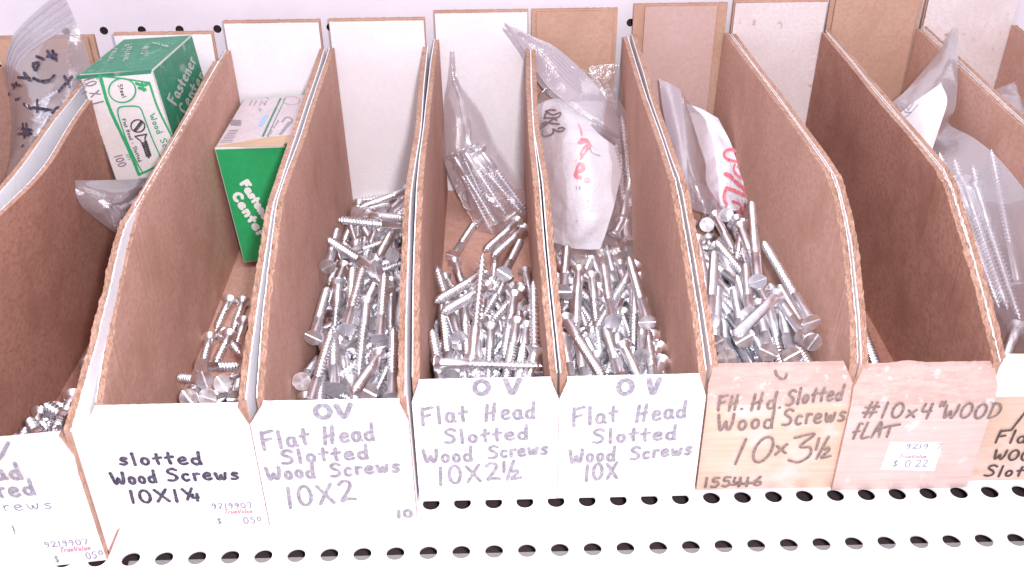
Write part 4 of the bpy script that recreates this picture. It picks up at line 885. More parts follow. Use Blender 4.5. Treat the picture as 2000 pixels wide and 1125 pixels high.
DATA = {
 1: dict(ind=[[-336,-165,644,-484,36,631],[-363,333,525,-333,86,555],[-219,-34,663,-421,113,663],[-631,1132,136,-576,893,186],[-240,-148,602,-287,84,523],[-273,179,566,-321,-58,628],[-241,587,127,-235,361,234],[-357,-194,400,-581,-302,373],[-119,479,222,-184,648,50],[-198,-231,403,-171,10,346],[-333,435,240,-318,613,65],[-363,-89,390,-331,149,318],[-282,-266,406,-263,-23,349],[-400,566,148,-261,750,50],[-598,74,376,-487,271,270],[-137,375,264,-195,139,323]],
  core=[[-357,23,338,-344,273,338],[-433,59,247,-582,260,247],[-152,38,50,-207,282,50],[-580,-44,427,-605,205,427],[-558,46,76,-646,280,76],[-361,-171,185,-480,49,185],[-154,291,272,-355,143,272],[-248,48,262,-371,266,262],[-518,593,51,-607,359,51],[-304,-129,69,-107,24,69],[-238,-19,189,-280,227,189],[-657,62,310,-450,202,310],[-410,585,79,-607,739,79],[-407,135,66,-438,383,66],[-294,729,52,-423,514,52],[-393,628,160,-306,393,160],[-291,590,108,-341,345,108],[-355,376,222,-478,158,222],[-505,71,338,-503,-179,338],[-408,148,82,-432,397,82],[-343,87,393,-564,203,393],[-491,238,183,-617,22,183],[-516,-16,199,-401,-238,199],[-237,487,53,-388,687,53],[-422,608,92,-520,378,92],[-606,580,236,-674,340,236],[-355,-3,401,-353,247,401],[-213,462,279,-197,212,279],[-414,140,351,-435,389,351],[-548,112,337,-539,362,337],[-648,-26,361,-689,220,361],[-520,574,97,-435,338,97],[-647,116,371,-640,-134,371],[-479,716,52,-593,493,52],[-453,451,107,-293,259,107],[-239,310,130,-480,375,130],[-368,135,168,-359,-115,168],[-526,-198,150,-567,48,150],[-319,260,75,-478,452,75],[-444,418,66,-590,620,66],[-598,-108,78,-712,114,78],[-138,-83,149,-192,161,149],[-501,80,73,-447,324,73],[-528,636,204,-570,389,204],[-158,582,56,-322,771,56],[-459,242,200,-274,410,200],[-499,41,99,-372,-175,99],[-235,31,330,-150,-204,330],[-472,-86,174,-652,-260,174],[-513,-223,424,-402,1,424],[-414,330,97,-326,564,97],[-564,-4,162,-425,-211,162],[-185,97,258,-271,-138,258],[-654,438,147,-589,680,147],[-511,442,331,-371,235,331],[-376,545,50,-281,776,50],[-407,92,261,-438,-156,261],[-574,281,343,-623,36,343],[-274,281,194,-354,44,194],[-363,261,118,-542,435,118],[-470,336,107,-571,107,107],[-343,-68,126,-357,182,126],[-420,32,295,-442,281,295],[-420,86,200,-451,334,200],[-714,-83,191,-530,-252,191],[-553,523,54,-344,386,54],[-236,-266,196,-304,-25,196],[-285,507,141,-475,669,141],[-481,252,120,-507,500,120],[-570,130,70,-534,377,70],[-157,105,381,-219,-137,381],[-628,721,81,-589,474,81],[-212,371,241,-287,132,241],[-433,295,225,-435,45,225],[-517,393,148,-407,617,148],[-588,314,171,-679,547,171],[-311,-130,438,-485,50,438],[-652,-25,345,-560,-258,345],[-405,505,132,-523,285,132],[-605,304,183,-392,435,183],[-325,-35,147,-239,-270,147],[-265,669,68,-190,431,68],[-396,130,223,-313,366,223],[-437,215,279,-430,-35,279],[-587,-14,154,-676,-247,154],[-536,630,171,-442,398,171],[-662,478,289,-653,228,289],[-385,-103,152,-419,145,152],[-197,275,81,-409,407,81],[-317,503,199,-415,273,199],[-449,336,152,-392,92,152],[-317,349,64,-192,133,64],[-250,257,299,-185,16,299],[-364,271,87,-441,33,87],[-106,14,208,-223,235,208],[-521,323,69,-394,108,69],[-186,613,130,-400,484,130],[-582,422,52,-624,668,52],[-604,-32,297,-686,204,297],[-596,104,271,-384,-29,271],[-358,336,176,-229,550,176],[-602,595,63,-357,545,63],[-576,461,185,-639,219,185],[-534,0,408,-690,-195,408],[-588,105,230,-503,340,230],[-174,165,121,-424,156,121],[-141,-182,235,-225,53,235],[-614,656,75,-662,410,75],[-533,492,52,-627,260,52],[-328,337,118,-466,545,118],[-560,421,124,-452,647,124],[-413,46,311,-232,-127,311],[-607,95,396,-566,-152,396],[-369,350,141,-417,104,141],[-622,40,374,-574,285,374],[-491,-40,294,-413,-277,294],[-294,236,58,-176,16,58],[-345,277,113,-271,516,113],[-445,-14,304,-444,-264,304],[-498,114,311,-376,333,311],[-185,388,89,-198,637,89],[-440,444,94,-410,692,94],[-451,-61,443,-312,-269,443],[-312,542,69,-438,758,69],[-579,221,220,-491,454,220],[-457,3,422,-555,233,422],[-370,-71,229,-231,137,229],[-463,382,99,-276,547,99],[-601,315,116,-582,66,116],[-448,-194,271,-320,21,271],[-605,113,53,-684,351,53]]),
 2: dict(ind=[[131,1927,86,95,1591,50],[231,1908,86,222,1570,50],[294,632,386,53,832,253],[261,709,430,435,937,246],[242,452,397,215,760,255],[89,1470,86,112,1131,81],[257,1384,174,230,1045,172],[287,1660,86,278,1322,50],[387,652,341,417,941,164],[337,490,369,354,770,177],[522,448,384,462,767,282],[186,1508,86,357,1218,132],[424,682,115,424,346,164],[504,1088,86,626,772,54],[508,185,216,478,511,127],[199,-24,238,535,3,199],[193,-86,244,529,-53,205],[583,215,260,582,-122,212],[426,885,86,625,610,99],[672,806,114,708,1138,50],[500,883,86,696,606,100],[388,73,228,226,364,162],[672,238,211,708,-100,210],[644,340,200,480,619,97],[666,436,184,491,705,73],[363,651,124,369,314,167],[388,237,211,552,-55,269],[615,219,213,654,-119,212]],
  core=[[85,971,55,159,640,55],[583,798,75,573,1138,75],[552,547,85,591,209,85],[486,503,70,486,843,70],[376,24,92,403,363,92],[365,266,93,91,466,93],[267,-80,241,234,258,241],[180,789,172,154,450,172],[122,401,63,188,735,63],[297,520,143,277,860,143],[242,672,61,405,971,61],[667,900,110,527,590,110],[325,344,262,405,14,262],[487,411,143,571,81,143],[623,158,243,381,397,243],[282,854,90,380,528,90],[672,736,150,599,404,150],[314,406,86,340,67,86],[500,1070,85,257,832,85],[407,726,118,613,455,118],[461,450,99,618,751,99],[552,613,199,558,273,199],[230,675,109,447,413,109],[409,605,80,392,266,80],[534,50,199,685,354,199],[391,214,231,304,542,231],[446,1093,66,674,841,66],[357,372,147,493,61,147],[423,698,59,480,1033,59],[609,1014,122,508,689,122],[348,412,135,328,752,135],[292,569,109,604,705,109],[591,592,167,554,254,167],[339,770,71,327,1110,71],[124,607,128,119,947,128],[339,614,189,271,281,189],[384,787,154,166,526,154],[267,429,153,206,763,153],[267,369,178,414,675,178],[433,223,169,577,-85,169],[413,804,121,460,467,121],[627,918,62,592,579,62],[630,839,97,309,726,97],[341,593,115,77,806,115],[269,32,175,339,365,175],[542,980,99,329,715,99],[292,201,58,365,533,58],[499,490,118,452,153,118],[482,932,87,304,642,87],[638,583,193,603,245,193],[398,353,122,390,13,122],[302,346,87,540,588,87],[564,660,72,639,991,72],[564,1056,87,672,734,87],[587,854,129,517,522,129],[548,285,162,477,617,162],[228,710,159,473,475,159],[420,580,152,502,910,152],[546,793,56,684,482,56]]),
 3: dict(ind=[[1012,2618,393,1206,3140,170],[1122,2497,440,1429,2038,674],[1418,2197,514,878,2448,441],[1345,3305,212,984,2836,312],[1262,1522,583,878,1982,558],[939,834,538,948,1433,514],[1133,878,559,1195,1467,653],[921,1660,527,915,2258,477],[1142,1039,503,1097,1636,546],[1350,792,539,1343,1380,661],[1228,1227,535,1217,655,355],[1018,1476,538,985,1019,151],[1321,324,524,1333,901,358],[914,470,491,916,1017,244],[994,252,498,1065,837,610],[1120,375,503,1046,969,536],[1455,303,482,1428,897,564],[1351,670,505,1274,104,689],[1450,1527,503,1462,928,531],[1343,1399,521,1059,1923,448],[1317,2349,424,1261,1763,537],[1180,1171,447,1275,1763,437],[995,2471,188,995,1875,256],[1016,810,277,878,1393,249],[1497,667,392,1533,1260,305],[1043,1739,364,1533,2083,317],[1292,1826,292,980,1315,248],[1084,871,278,1516,458,329],[1186,549,426,1364,-16,329],[1467,-80,359,878,-116,253],[1489,108,248,903,24,344],[1376,485,337,878,806,242],[1153,1222,283,1514,1700,254],[1445,598,334,1023,1016,246],[1424,2393,206,1533,1810,299],[1430,2727,130,1529,2143,226],[1326,1988,404,1529,2515,200],[1040,121,268,1195,700,239],[914,528,325,878,-63,234],[1124,2937,86,1440,3446,50],[949,106,365,1533,192,258],[1496,476,392,1533,-116,305],[960,1498,287,1258,2019,286],[1457,1525,287,1086,1055,245],[1425,1920,293,1104,1415,250],[1066,1882,292,1319,2411,165],[1497,859,278,1533,263,220],[1047,98,415,997,696,398],[1198,132,250,1417,642,479],[1067,1261,283,965,674,351],[1223,-4,228,1462,546,235],[1474,3412,114,878,3448,50],[979,1406,286,1269,1931,257],[1437,1115,341,1050,656,342],[1147,2867,98,1462,3376,50],[1068,908,375,1411,1384,249],[958,70,262,1001,668,239],[1285,2525,297,1357,1930,278],[944,-42,441,1479,225,401],[1405,663,401,1521,1231,247],[1418,816,274,1130,292,222],[1076,2800,114,933,3379,50],[1469,1398,285,1153,890,329],[1084,579,273,978,-8,206],[1415,376,317,884,653,355],[1079,2091,274,1064,2685,188],[1031,1828,369,1394,2274,196],[914,618,274,924,22,208],[1494,-80,239,897,-116,201],[915,1109,367,1108,542,406],[1144,2437,268,1356,2955,50],[962,2042,285,879,1449,250],[1218,2876,96,1533,3384,50],[1336,1589,291,878,1202,315],[942,3208,142,878,2612,120],[1449,1217,283,1264,647,239],[1360,2320,252,938,2717,97],[1013,1510,388,1533,1777,255],[940,-28,300,1533,62,275],[1497,-7,245,913,-74,366],[914,2132,305,1454,2388,360],[1302,471,267,1017,-53,204],[1477,12,391,878,-21,378],[914,2419,200,878,1823,255]],
  core=[[979,338,240,1301,844,240],[1477,812,292,1447,1412,292],[1178,2569,50,1253,3165,50],[913,2595,76,1099,3165,76],[1064,2293,162,906,2872,162],[1133,685,274,1101,1284,274],[1439,1409,125,1129,1923,125],[1349,252,223,1049,772,223],[1137,2277,177,1326,2847,177],[1430,2118,164,1153,1586,164],[1282,1639,220,1072,2201,220],[912,-17,151,1099,553,151],[1502,730,217,1053,1129,217],[1257,1853,258,1131,1266,258],[1430,177,198,1109,684,198],[1442,2840,63,1049,2386,63],[1341,678,132,1359,1278,132],[1475,3186,59,963,2873,59],[942,624,132,1379,212,132],[1024,2557,172,1445,2984,172],[1339,1873,247,1217,2460,247],[1162,1213,182,1293,627,182],[1350,2458,105,1423,3053,105],[1434,2640,221,1426,2040,221],[1397,770,136,1476,1364,136],[1285,3379,84,1034,2834,84],[1346,2052,202,1368,1453,202],[1292,2918,172,1076,2358,172],[1396,-7,178,1091,510,178],[1296,1416,69,908,1873,69],[1310,2950,146,936,2481,146],[1079,2736,99,1173,3329,99],[1061,1351,89,1016,1949,89],[1125,141,64,1252,727,64],[1108,1928,307,1114,1328,307],[1306,1099,247,1105,534,247],[993,3085,54,1099,2494,54],[1158,993,123,953,429,123],[1014,1228,181,1397,766,181],[1186,1392,213,1379,824,213],[1210,1898,188,973,1347,188],[1427,1326,132,1419,1926,132],[1414,112,249,1270,695,249],[1013,2235,229,1227,2796,229],[987,1596,203,987,2196,203],[1319,1633,194,1098,1075,194],[1416,550,72,1469,1148,72],[1405,1382,285,1174,828,285],[1192,571,273,1472,1102,273],[1057,479,148,1392,976,148],[1447,2305,127,1479,2904,127],[1399,2864,169,925,2495,169],[1007,953,317,1157,1534,317],[966,601,123,1147,1173,123],[1308,1074,265,1469,496,265],[1321,1496,230,1193,2082,230],[1188,11,183,1325,595,183],[1413,440,229,1322,1033,229],[902,2409,123,1270,2882,123],[1347,2026,196,1300,1428,196],[1039,2837,80,1342,3355,80],[1098,1951,293,1155,2549,293],[1333,2997,123,1405,2401,123],[1504,2850,76,1436,3447,76],[1385,2592,131,1347,3191,131],[922,724,212,988,128,212],[1210,896,206,1157,299,206],[1339,2937,77,1474,2353,77],[1078,1541,226,1003,2137,226],[951,2447,126,1289,2942,126],[1269,663,214,1207,1260,214],[1408,1800,153,1322,1206,153],[991,895,173,1406,462,173],[1296,1568,268,1072,1011,268],[1265,697,303,1487,140,303],[1019,525,152,981,-74,152],[1467,3033,53,1092,2564,53],[1335,1733,337,1376,1134,337],[955,3054,169,1013,2456,169],[1350,1098,52,1247,1689,52],[1493,2180,225,1045,1780,225],[1473,2401,136,1226,1854,136],[1027,793,305,1427,345,305],[1008,750,58,1006,1350,58],[1021,2120,225,1135,2709,225],[1162,940,69,1252,347,69],[1200,54,221,1015,625,221],[1175,3149,116,1083,2556,116],[1248,46,251,1286,645,251],[1060,1356,170,1333,822,170],[1079,970,328,1281,405,328],[1274,766,262,1349,1361,262],[1058,1096,322,1424,622,322],[1071,831,145,912,1410,145],[1180,1573,154,975,1009,154],[1061,958,330,1234,384,330],[1060,2093,88,1206,2675,88],[1105,584,73,1279,10,73],[1215,1469,102,1008,906,102],[1388,755,209,1095,1279,209],[1439,1544,291,1310,2130,291],[1484,1270,259,1425,673,259],[1281,1900,203,1149,1314,203],[1273,1112,332,1148,1699,332],[1203,2033,340,959,1485,340],[1063,1814,97,1375,1301,97],[1490,2703,109,1447,3302,109],[1377,1111,77,1139,561,77],[1434,1806,196,1195,1256,196],[1094,2119,264,1303,1556,264],[917,1094,78,1007,501,78],[1309,2079,92,1419,2669,92],[1332,2844,50,1313,3443,50],[1444,1872,299,1368,2467,299],[1229,921,198,1228,321,198],[1136,859,103,1482,369,103],[1241,2163,233,1021,2722,233],[1006,1402,90,1083,807,90],[1307,2126,245,1270,2725,245],[1213,823,180,1190,1422,180],[1284,557,154,1381,1149,154],[1063,2135,215,1292,2690,215],[956,821,206,1123,245,206],[1301,537,268,1202,-55,268],[1113,1594,119,903,1032,119],[1225,2779,146,1485,2239,146],[1213,43,284,1319,633,284],[1122,2477,142,1198,3072,142],[1136,847,176,1032,1438,176],[1149,2157,200,968,1585,200],[1500,655,205,1035,277,205],[1349,2411,65,1498,2992,65],[903,1380,101,1346,975,101],[1034,860,182,1395,1338,182]]),
 4: dict(ind=[[1702,435,637,2330,390,631],[1765,198,555,1670,819,603],[1973,1464,565,1687,925,721],[2000,1373,523,1731,833,704],[2066,2545,110,2037,1919,50],[1916,532,578,1992,859,1111],[2240,2874,142,1975,2308,222],[2290,2855,86,2036,2286,181],[2121,1614,471,2253,2222,373],[2283,427,532,2294,975,845],[2182,1257,531,2105,632,505],[2191,913,564,2102,289,552],[1829,789,547,1681,1383,696],[1734,2467,86,1909,3071,50],[1789,449,522,1727,1074,570],[2253,897,538,2179,273,572],[1853,1209,521,1895,582,467],[2266,1140,365,2119,1719,165],[2141,2110,123,2024,1499,221],[1931,70,334,1871,696,298],[2042,678,334,2006,50,298],[2057,75,334,2106,702,298],[2290,797,334,2246,1418,242],[2290,102,334,2325,729,298],[2290,522,661,2125,34,298],[2149,887,431,2134,271,298],[2004,1287,312,1931,661,298],[1937,1368,291,1930,1961,80],[2195,1998,93,2307,1397,247],[1845,748,356,1830,121,298],[2258,693,334,2243,64,298],[2114,787,334,2085,1410,244],[1991,882,350,1963,254,298],[1706,303,410,1766,930,434],[2285,2211,86,2326,1593,197],[1793,1294,358,1670,681,432],[2058,791,334,2029,1414,243],[1750,2363,86,1872,1749,157],[1891,359,382,1907,985,314],[2202,70,334,2182,699,298],[1848,1053,375,1898,1668,245],[2108,2208,86,1988,1599,195],[1947,985,388,1951,355,361],[1707,1219,329,1670,1818,139],[2025,1049,430,2006,422,370],[2217,593,424,2209,1210,296],[1815,653,396,1756,34,298],[1709,247,334,1849,860,298],[1814,1422,277,1774,801,377],[1709,492,334,1850,1105,298],[2186,772,334,2141,1395,248],[2246,1505,258,2102,2082,50],[1706,831,334,1746,1452,233],[1902,1063,334,1877,1673,176]],
  core=[[1763,879,186,1832,1505,186],[1945,2258,54,2161,1666,54],[1754,939,133,1714,1568,133],[2243,1426,62,2047,2025,62],[1882,629,97,2175,1187,97],[1986,1711,243,1695,1152,243],[1704,550,241,1817,1170,241],[2038,1003,119,1985,1631,119],[1804,1590,183,2099,1034,183],[2215,440,242,1843,949,242],[2289,1075,187,1968,533,187],[2035,2120,65,2210,1515,65],[2006,843,174,1856,1455,174],[1756,988,274,2012,1564,274],[1754,553,337,1939,1156,337],[2036,1701,77,2253,1110,77],[1717,1097,157,2065,572,157],[1764,1223,180,1805,595,180],[1741,381,194,1887,994,194],[1816,1419,333,2217,934,333],[1755,802,363,2276,448,363],[2240,1262,51,1730,891,51],[2043,667,197,2158,1286,197],[2110,757,134,2127,127,134],[2159,765,94,1696,1193,94],[2237,1905,152,2205,1276,152],[1945,1133,149,2000,1760,149],[2150,1615,140,2288,1000,140],[2228,706,226,1959,137,226],[1976,1940,165,2188,1347,165],[1773,1591,350,1833,964,350],[2258,1056,71,2107,1667,71],[2111,853,285,2028,1477,285],[2293,1452,268,1997,896,268],[2295,662,181,1979,1207,181],[1816,2131,53,2268,1691,53],[1773,830,72,1714,1457,72],[1710,1005,283,2050,475,283],[1987,663,62,2204,1254,62],[1859,1056,303,2124,484,303],[2007,1646,186,2200,1047,186],[2189,788,292,2145,160,292],[2198,1712,69,1884,1166,69],[1886,1073,144,1742,1687,144],[1990,1580,352,1922,954,352],[1959,1221,378,1932,591,378],[2020,1000,54,2187,1607,54],[1940,927,122,1910,1557,122],[1830,1472,353,1806,842,353],[2156,1101,356,1890,530,356],[1763,821,350,1914,209,350],[2076,803,140,1740,1336,140],[1819,1334,144,2161,805,144],[2231,604,60,1773,171,60],[1701,1907,247,1928,1319,247],[2063,321,74,2135,947,74],[2192,722,362,2216,1351,362],[2098,1023,213,1902,424,213],[1934,451,336,1959,1081,336],[2147,1379,84,2098,2007,84],[2040,816,108,2053,186,108],[2215,1562,140,1812,1078,140],[2015,1643,229,1810,1048,229],[2008,2088,81,1756,1511,81],[2179,359,123,2020,968,123],[1743,938,92,1745,1568,92],[2091,687,160,2290,1285,160],[2069,101,186,2195,719,186],[1835,874,389,1922,250,389],[2231,1638,316,1930,1085,316],[2152,674,223,2299,1287,223],[2266,1094,374,2075,494,374],[2214,982,139,2162,354,139],[2081,1635,222,2243,1026,222],[2200,1420,128,1941,846,128],[1811,915,384,1806,285,384],[2054,2003,107,2086,1374,107],[1721,752,354,1761,123,354],[1930,466,342,2180,1044,342],[2284,76,101,1983,629,101],[1873,628,222,1928,1256,222],[2240,1898,56,1879,1382,56],[2178,1449,259,1970,854,259],[1938,1153,90,2011,1779,90],[2127,91,305,2082,719,305],[1867,1001,332,2074,1596,332],[1906,1763,238,2267,1247,238],[1917,661,356,1712,65,356],[2265,433,73,1937,971,73],[2134,1215,118,1883,637,118],[1882,571,190,1952,1198,190],[1827,653,147,1905,1278,147],[2291,469,65,1992,1023,65],[1951,1926,264,2137,1324,264],[1992,857,267,1717,290,267]]),
 5: dict(ind=[[2498,984,529,2665,250,636],[3020,1702,461,2692,1018,424],[2782,367,538,2763,1110,381],[3007,939,529,2975,1699,544],[2793,988,508,2812,1746,458],[2994,1462,447,2910,736,241],[2513,1455,423,2592,2204,324],[2639,1747,395,2565,993,461],[2721,1667,403,2724,917,276],[2969,314,514,3029,1060,385],[2788,347,485,2843,1093,350],[2572,352,484,2585,1098,343],[2494,395,498,2495,1133,319],[2938,643,488,3044,1389,387],[2674,268,359,2673,1016,226],[2494,116,291,2458,873,232],[2496,943,266,2639,1680,143],[2787,716,343,3113,35,257],[2594,2471,86,2826,1749,134],[2774,2626,86,2879,1874,92],[2750,782,271,2612,35,257],[2494,1322,234,2595,2053,50],[3023,782,235,2887,35,257],[3006,2291,86,3003,1535,161],[2935,1905,146,2933,2659,50],[2744,1765,168,2794,1009,227],[2827,719,524,3059,35,288],[2679,789,384,2588,35,361],[2877,1228,236,2736,1952,54],[3006,1467,206,2851,724,236],[2518,2121,86,2458,1370,182],[2765,376,345,2644,1124,292],[2538,71,356,2630,825,370],[2839,925,289,2795,1679,208],[2605,794,311,2639,35,314],[3077,2482,86,3113,1725,137],[2986,854,268,2827,111,255],[2981,1617,275,3057,862,232],[2585,1601,226,2788,2328,137],[3077,721,398,2761,35,313],[2494,2534,86,2682,1799,128],[2494,317,331,2570,1065,220],[3077,1116,293,3113,358,247],[2843,791,290,2763,36,257],[2782,949,287,2740,1706,228],[3040,793,327,3113,36,315],[2926,1600,189,2709,2315,50],[2692,1711,175,2742,955,229],[2635,1230,235,2577,472,244],[2721,326,284,2862,1070,219],[3077,862,398,2766,170,349],[3077,1658,182,3113,901,231]],
  core=[[2923,152,117,3007,908,117],[2711,281,183,3005,982,183],[2482,715,164,3089,258,164],[3045,1908,128,2864,1170,128],[2582,759,191,2617,1518,191],[2893,994,313,2531,326,313],[2684,931,58,2746,174,58],[2603,1730,89,2900,1030,89],[2848,1571,102,2560,868,102],[3020,216,94,2817,948,94],[2757,1838,87,3079,1150,87],[2795,990,153,2875,235,153],[2614,1381,59,2891,2089,59],[2988,692,275,2904,1448,275],[2980,967,230,2757,1693,230],[3047,1119,174,3054,359,174],[2822,884,168,2587,161,168],[2700,1183,150,2578,1933,150],[2958,1437,102,2841,2188,102],[2856,1421,89,2698,2164,89],[2487,849,270,2816,1534,270],[2515,163,327,2810,863,327],[2899,929,188,2831,1686,188],[2691,1187,276,2484,456,276],[2767,1877,165,3066,1179,165],[2496,1081,151,2662,339,151],[2820,180,155,3087,891,155],[2867,1287,104,2523,609,104],[2676,1248,106,2949,1958,106],[2747,938,53,2604,191,53],[2760,508,142,2918,1252,142],[2856,831,243,2639,1559,243],[2620,569,129,2840,1296,129],[2881,2097,106,2711,1357,106],[2778,546,54,2931,1291,54],[3027,528,215,2885,1275,215],[2931,1580,278,2632,881,278],[2997,616,91,2502,1192,91],[2621,841,158,3066,224,158],[2639,58,171,2586,817,171],[2838,267,164,2867,1026,164],[2682,1780,58,2744,1023,58],[3082,1981,195,2658,1350,195],[2800,1832,189,2741,1075,189],[2727,1969,192,3061,1286,192],[2959,1090,246,2634,1778,246],[2622,1856,117,2739,1105,117],[2918,1409,268,2627,707,268],[2668,2034,105,2555,1283,105],[2598,1168,200,2957,499,200],[2703,1079,161,2893,1815,161],[2601,1720,244,2558,961,244],[2811,1577,242,2846,818,242],[2840,1181,61,2723,430,61],[3010,1956,92,2943,1199,92],[2600,1828,233,2693,1074,233],[2761,1702,106,2911,957,106],[2879,1296,122,2902,2055,122],[2522,1405,233,2799,697,233],[2742,1003,218,2545,270,218],[3024,415,206,2751,1125,206],[3082,1161,256,2991,406,256],[2689,875,149,2659,1634,149],[2827,430,123,2832,1190,123]]),
 6: dict(ind=[[3821,2507,386,3920,3369,188],[3673,2478,320,3908,3293,50],[3654,918,836,3796,1794,906],[3884,2486,312,3920,1602,212],[3882,523,809,3797,1409,826],[3308,583,786,3498,1450,728],[3310,422,746,3506,1271,566],[3846,2113,545,3600,1313,244],[3745,812,791,3321,76,1058],[3837,467,749,3856,1331,538],[3575,715,732,3752,1568,547],[3610,367,720,3764,1214,493],[3734,331,720,3886,1185,518],[3493,495,720,3630,1348,508],[3564,2530,292,3517,1644,222],[3486,1916,524,3408,1031,579],[3620,3017,98,3572,2129,120],[3884,2429,387,3920,1542,325],[3884,455,716,3920,1326,534],[3373,354,692,3534,1194,446],[3389,115,466,3389,1005,451],[3740,1858,355,3815,2691,50],[3697,970,467,3699,81,426],[3884,974,492,3920,88,561],[3826,135,467,3809,1025,450],[3777,1909,637,3809,1028,512],[3755,1206,591,3897,338,452],[3477,156,470,3467,1045,448],[3312,1909,427,3463,1039,534],[3660,269,542,3673,1159,537],[3301,115,466,3334,1004,451],[3397,1634,404,3279,762,539],[3585,115,510,3564,1004,485],[3631,500,584,3650,1390,579],[3860,1083,482,3617,1939,514],[3618,1110,480,3357,1932,258],[3557,672,605,3458,1547,470],[3395,3332,86,3319,2446,50],[3762,966,490,3766,79,426],[3301,2398,232,3920,1801,460],[3301,1811,338,3393,2648,50],[3371,1108,538,3430,221,501],[3669,2118,224,3817,1266,434],[3533,115,466,3523,1004,451],[3808,2434,205,3878,1567,393],[3755,955,622,3733,79,470],[3629,1936,455,3737,1052,462],[3619,136,468,3604,1026,450],[3318,967,583,3347,79,531],[3695,1315,521,3454,2158,367],[3881,1327,466,3384,2052,326],[3635,1233,472,3380,2046,215],[3397,2076,400,3380,1211,611],[3494,181,535,3422,1067,487],[3796,3199,86,3722,2312,107],[3301,1535,441,3265,646,475],[3449,1815,373,3590,954,549],[3745,2545,356,3816,1658,359],[3431,2013,276,3780,1210,437],[3645,968,489,3675,79,480]],
  core=[[3457,2680,86,3482,1790,86],[3385,2308,240,3612,1447,240],[3797,1204,276,3844,2093,276],[3808,2005,214,3436,1196,214],[3451,1217,344,3339,334,344],[3843,619,537,3392,1386,537],[3602,2385,94,3663,1497,94],[3304,1527,533,3543,669,533],[3322,1138,405,3703,1942,405],[3469,2422,52,3746,1576,52],[3652,2578,121,3367,1735,121],[3548,1092,157,3353,223,157],[3753,1512,218,3732,2402,218],[3382,1730,460,3836,964,460],[3378,1152,340,3574,2021,340],[3453,409,456,3325,1290,456],[3524,1463,496,3840,631,496],[3383,1778,394,3677,939,394],[3624,106,308,3802,978,308],[3342,740,500,3355,1630,500],[3851,2558,89,3451,1763,89],[3383,125,455,3338,1014,455],[3593,1772,151,3397,904,151],[3739,1640,90,3857,2523,90],[3732,1520,140,3650,2406,140],[3895,960,71,3809,1846,71],[3717,1442,450,3308,652,450],[3538,533,130,3679,1412,130],[3659,1731,108,3735,2618,108],[3366,2241,225,3582,1378,225],[3737,1597,67,3598,2476,67],[3403,2461,132,3715,1627,132],[3379,2138,158,3817,1364,158],[3574,1512,80,3471,628,80],[3608,1123,266,3294,1956,266],[3737,259,54,3526,1124,54],[3814,1274,156,3432,2078,156],[3412,1106,82,3376,216,82],[3687,875,334,3505,1747,334],[3431,1704,90,3524,819,90],[3390,1175,66,3696,339,66],[3563,1120,167,3379,249,167],[3672,135,185,3505,1009,185],[3617,1197,298,3492,2078,298],[3457,478,290,3533,1365,290],[3616,1299,494,3814,431,494],[3677,1273,111,3626,2161,111],[3422,1151,391,3825,357,391],[3521,2439,65,3455,1551,65],[3775,359,387,3559,1222,387],[3414,306,87,3543,1187,87],[3470,1961,76,3699,1101,76],[3493,1548,137,3680,2418,137],[3679,1742,219,3855,869,219],[3532,655,134,3407,1536,134],[3331,2422,99,3329,1532,99],[3563,463,512,3451,1346,512],[3866,370,328,3700,1244,328],[3402,625,227,3697,1465,227],[3452,1586,177,3486,2475,177],[3567,2154,156,3810,1298,156],[3579,1588,207,3830,735,207],[3537,156,337,3468,1044,337],[3797,2175,89,3722,1288,89],[3740,1491,439,3673,603,439],[3523,1178,393,3710,308,393],[3612,2183,130,3334,1337,130],[3532,565,384,3304,1425,384],[3570,2344,234,3831,1493,234],[3735,1368,140,3316,583,140],[3727,1649,97,3318,858,97],[3758,107,417,3400,921,417],[3524,1698,424,3465,810,424],[3793,1041,301,3533,1892,301],[3819,1877,433,3868,989,433],[3821,1188,184,3813,298,184],[3451,1418,70,3702,2272,70],[3712,2508,101,3877,1633,101],[3616,264,441,3599,1154,441],[3487,1425,260,3793,2261,260],[3715,278,333,3872,1154,333],[3733,760,370,3436,1599,370],[3367,1465,335,3815,696,335],[3484,975,244,3686,108,244],[3596,733,476,3849,1586,476],[3341,1764,81,3367,2654,81],[3751,1037,171,3781,148,171],[3567,1314,306,3738,2188,306],[3563,1375,92,3864,2213,92],[3728,1068,558,3725,178,558],[3397,605,363,3634,1462,363],[3512,303,518,3400,1185,518],[3568,1671,247,3446,790,247],[3364,1877,335,3767,1083,335],[3652,1670,104,3555,785,104],[3751,788,243,3637,1671,243],[3699,2485,188,3632,1598,188],[3684,1397,144,3730,508,144],[3637,184,63,3478,1060,63],[3814,830,312,3553,1681,312],[3771,1999,299,3777,1109,299],[3478,1359,387,3663,488,387],[3843,819,95,3614,1679,95],[3424,2126,92,3387,1237,92],[3694,1259,501,3884,389,501],[3629,1440,245,3748,2322,245],[3685,1294,100,3802,2176,100],[3421,2611,51,3532,1727,51],[3750,170,107,3644,1054,107],[3314,624,235,3578,1473,235],[3539,1129,248,3312,1990,248],[3516,1370,175,3350,2245,175],[3569,948,362,3494,1835,362]])}
core_v, core_f = [], []
def low_screw(L):
    mb = head_mb(); z0 = 3.6+(L-3.6)*.28
    mb.grid(tube([(3.55, SR-.02), (z0-.6, SR-.08), (z0+.3, 1.7)], 10), 0, True, flip=True); mb.grid(thread_rows(L, z0, 5, 10), 0, True, flip=True)
    return np.array(mb.v), mb.f
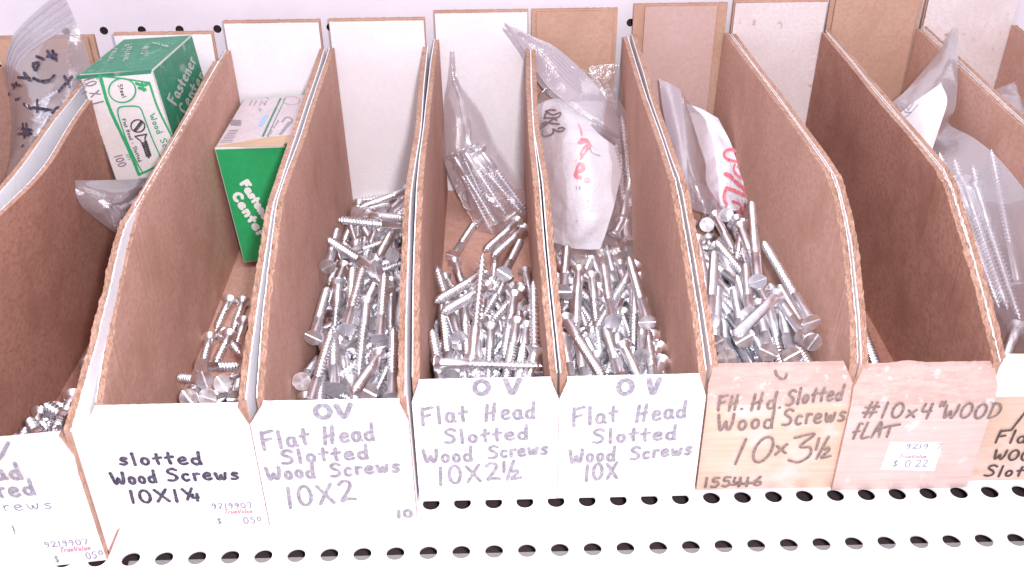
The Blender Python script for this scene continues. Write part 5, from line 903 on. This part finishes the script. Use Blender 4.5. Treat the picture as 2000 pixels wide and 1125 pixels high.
for b in DATA:
    L, _ = SIZES[b]
    for k, q in enumerate(DATA[b]['ind']):
        q = [c/10 for c in q]
        own = OWN.get((b, k))
        screw(L, q[:3], q[3:], own or HEAP[b], None if own else 'heaped screws: '+HEAP[b].split(' in ')[-1].split(' loose ')[-1])
    lv, lf = low_screw(L)
    for q in DATA[b]['core']:
        q = [c/10 for c in q]; R_ = np.array(frame(q[:3], q[3:], rnd.uniform(0, 6.28)))
        base = sum(len(x) for x in core_v); core_v.append(lv@R_.T+np.array(q[:3])); core_f += [tuple(base+i for i in f) for f in lf]
me = bpy.data.meshes.new('buried_screws'); V_ = np.concatenate(core_v)*S
me.from_pydata(V_.tolist(), [], core_f); me.materials.append(M['zinc']); me.polygons.foreach_set('use_smooth', [True]*len(me.polygons))
tag(link('buried_screws', me), 'zinc screws buried under the top layers of the heaps', 'screws', None, 'stuff')
# the lone four inch screw, screws lying inside the bags
def pix_screw(L, h, t_, label, group=None):
    a = on(*h[:2], 1, h[2]); b = on(*t_[:2], 1, t_[2]); v = (b-a)/np.linalg.norm(b-a); return screw(L, a, a+v*L, label, group)
pix_screw(101, (1652, 560, 118), (1716, 728, 28), 'single long zinc screw lying at the left wall of the nearly empty bin')
pix_screw(101, (1985, 640, 95), (1960, 712, 40), 'zinc screw end showing behind the front of the right hand bin')
for h, t_ in (((884,300,322),(960,425,294)), ((905,292,320),(985,415,294)), ((922,302,320),(1012,408,296)), ((938,292,322),(1018,398,299)), ((893,322,320),(950,432,293)), ((925,286,326),(1000,396,301)), ((968,440,292),(912,320,322))):
    pix_screw(63, h, t_, 'zinc screw inside the clear bag on the white back wall', 'screws in the bag on the white wall')
def pix_screw_x(L, h, t_, label, group):
    a = on(*h[:2], 0, h[2]); b = on(*t_[:2], 0, t_[2]); v = (b-a)/np.linalg.norm(b-a); return screw(L, a, a+v*L, label, group)
for h, t_ in (((1862,352,521),(1915,500,524)), ((1880,350,526),(1932,500,529)), ((1905,362,532),(1955,512,535)), ((1915,560,525),(1866,400,519)), ((1940,575,531),(1890,400,526)), ((1962,590,536),(1925,430,535)), ((1990,560,542),(1962,420,543))):
    pix_screw_x(101, h, t_, 'long zinc screw inside the tall clear bag at right', 'screws in the tall bag at right')
for h, t_ in (((1215,430,246),(1235,330,278)), ((1232,405,256),(1222,300,288)), ((1200,460,240),(1240,380,262)), ((1225,470,240),(1215,380,262))):
    pix_screw(76, h, t_, 'zinc screw inside the big bag beside the torn pouch', 'screws in the big bag of the 10X3 bin')
for h, t_ in (((130,205,290),(170,170,298)), ((100,230,282),(150,190,292)), ((60,215,284),(110,180,294)), ((120,270,268),(150,225,284)), ((90,300,258),(130,260,274)), ((70,270,268),(95,225,282)), ((110,320,250),(140,290,262)), ((95,255,276),(125,240,282)), ((140,235,284),(165,200,294)), ((70,240,278),(90,205,288))):
    pix_screw(25, h, t_, 'short zinc screw inside the bag with black writing', 'screws in the bag with black writing')
for h, t_ in (((232,415,186),(262,395,198)), ((240,440,186),(262,425,193))):
    pix_screw(25, h, t_, 'short zinc screw inside the small bag under the tilted carton', 'screws in the small bag')
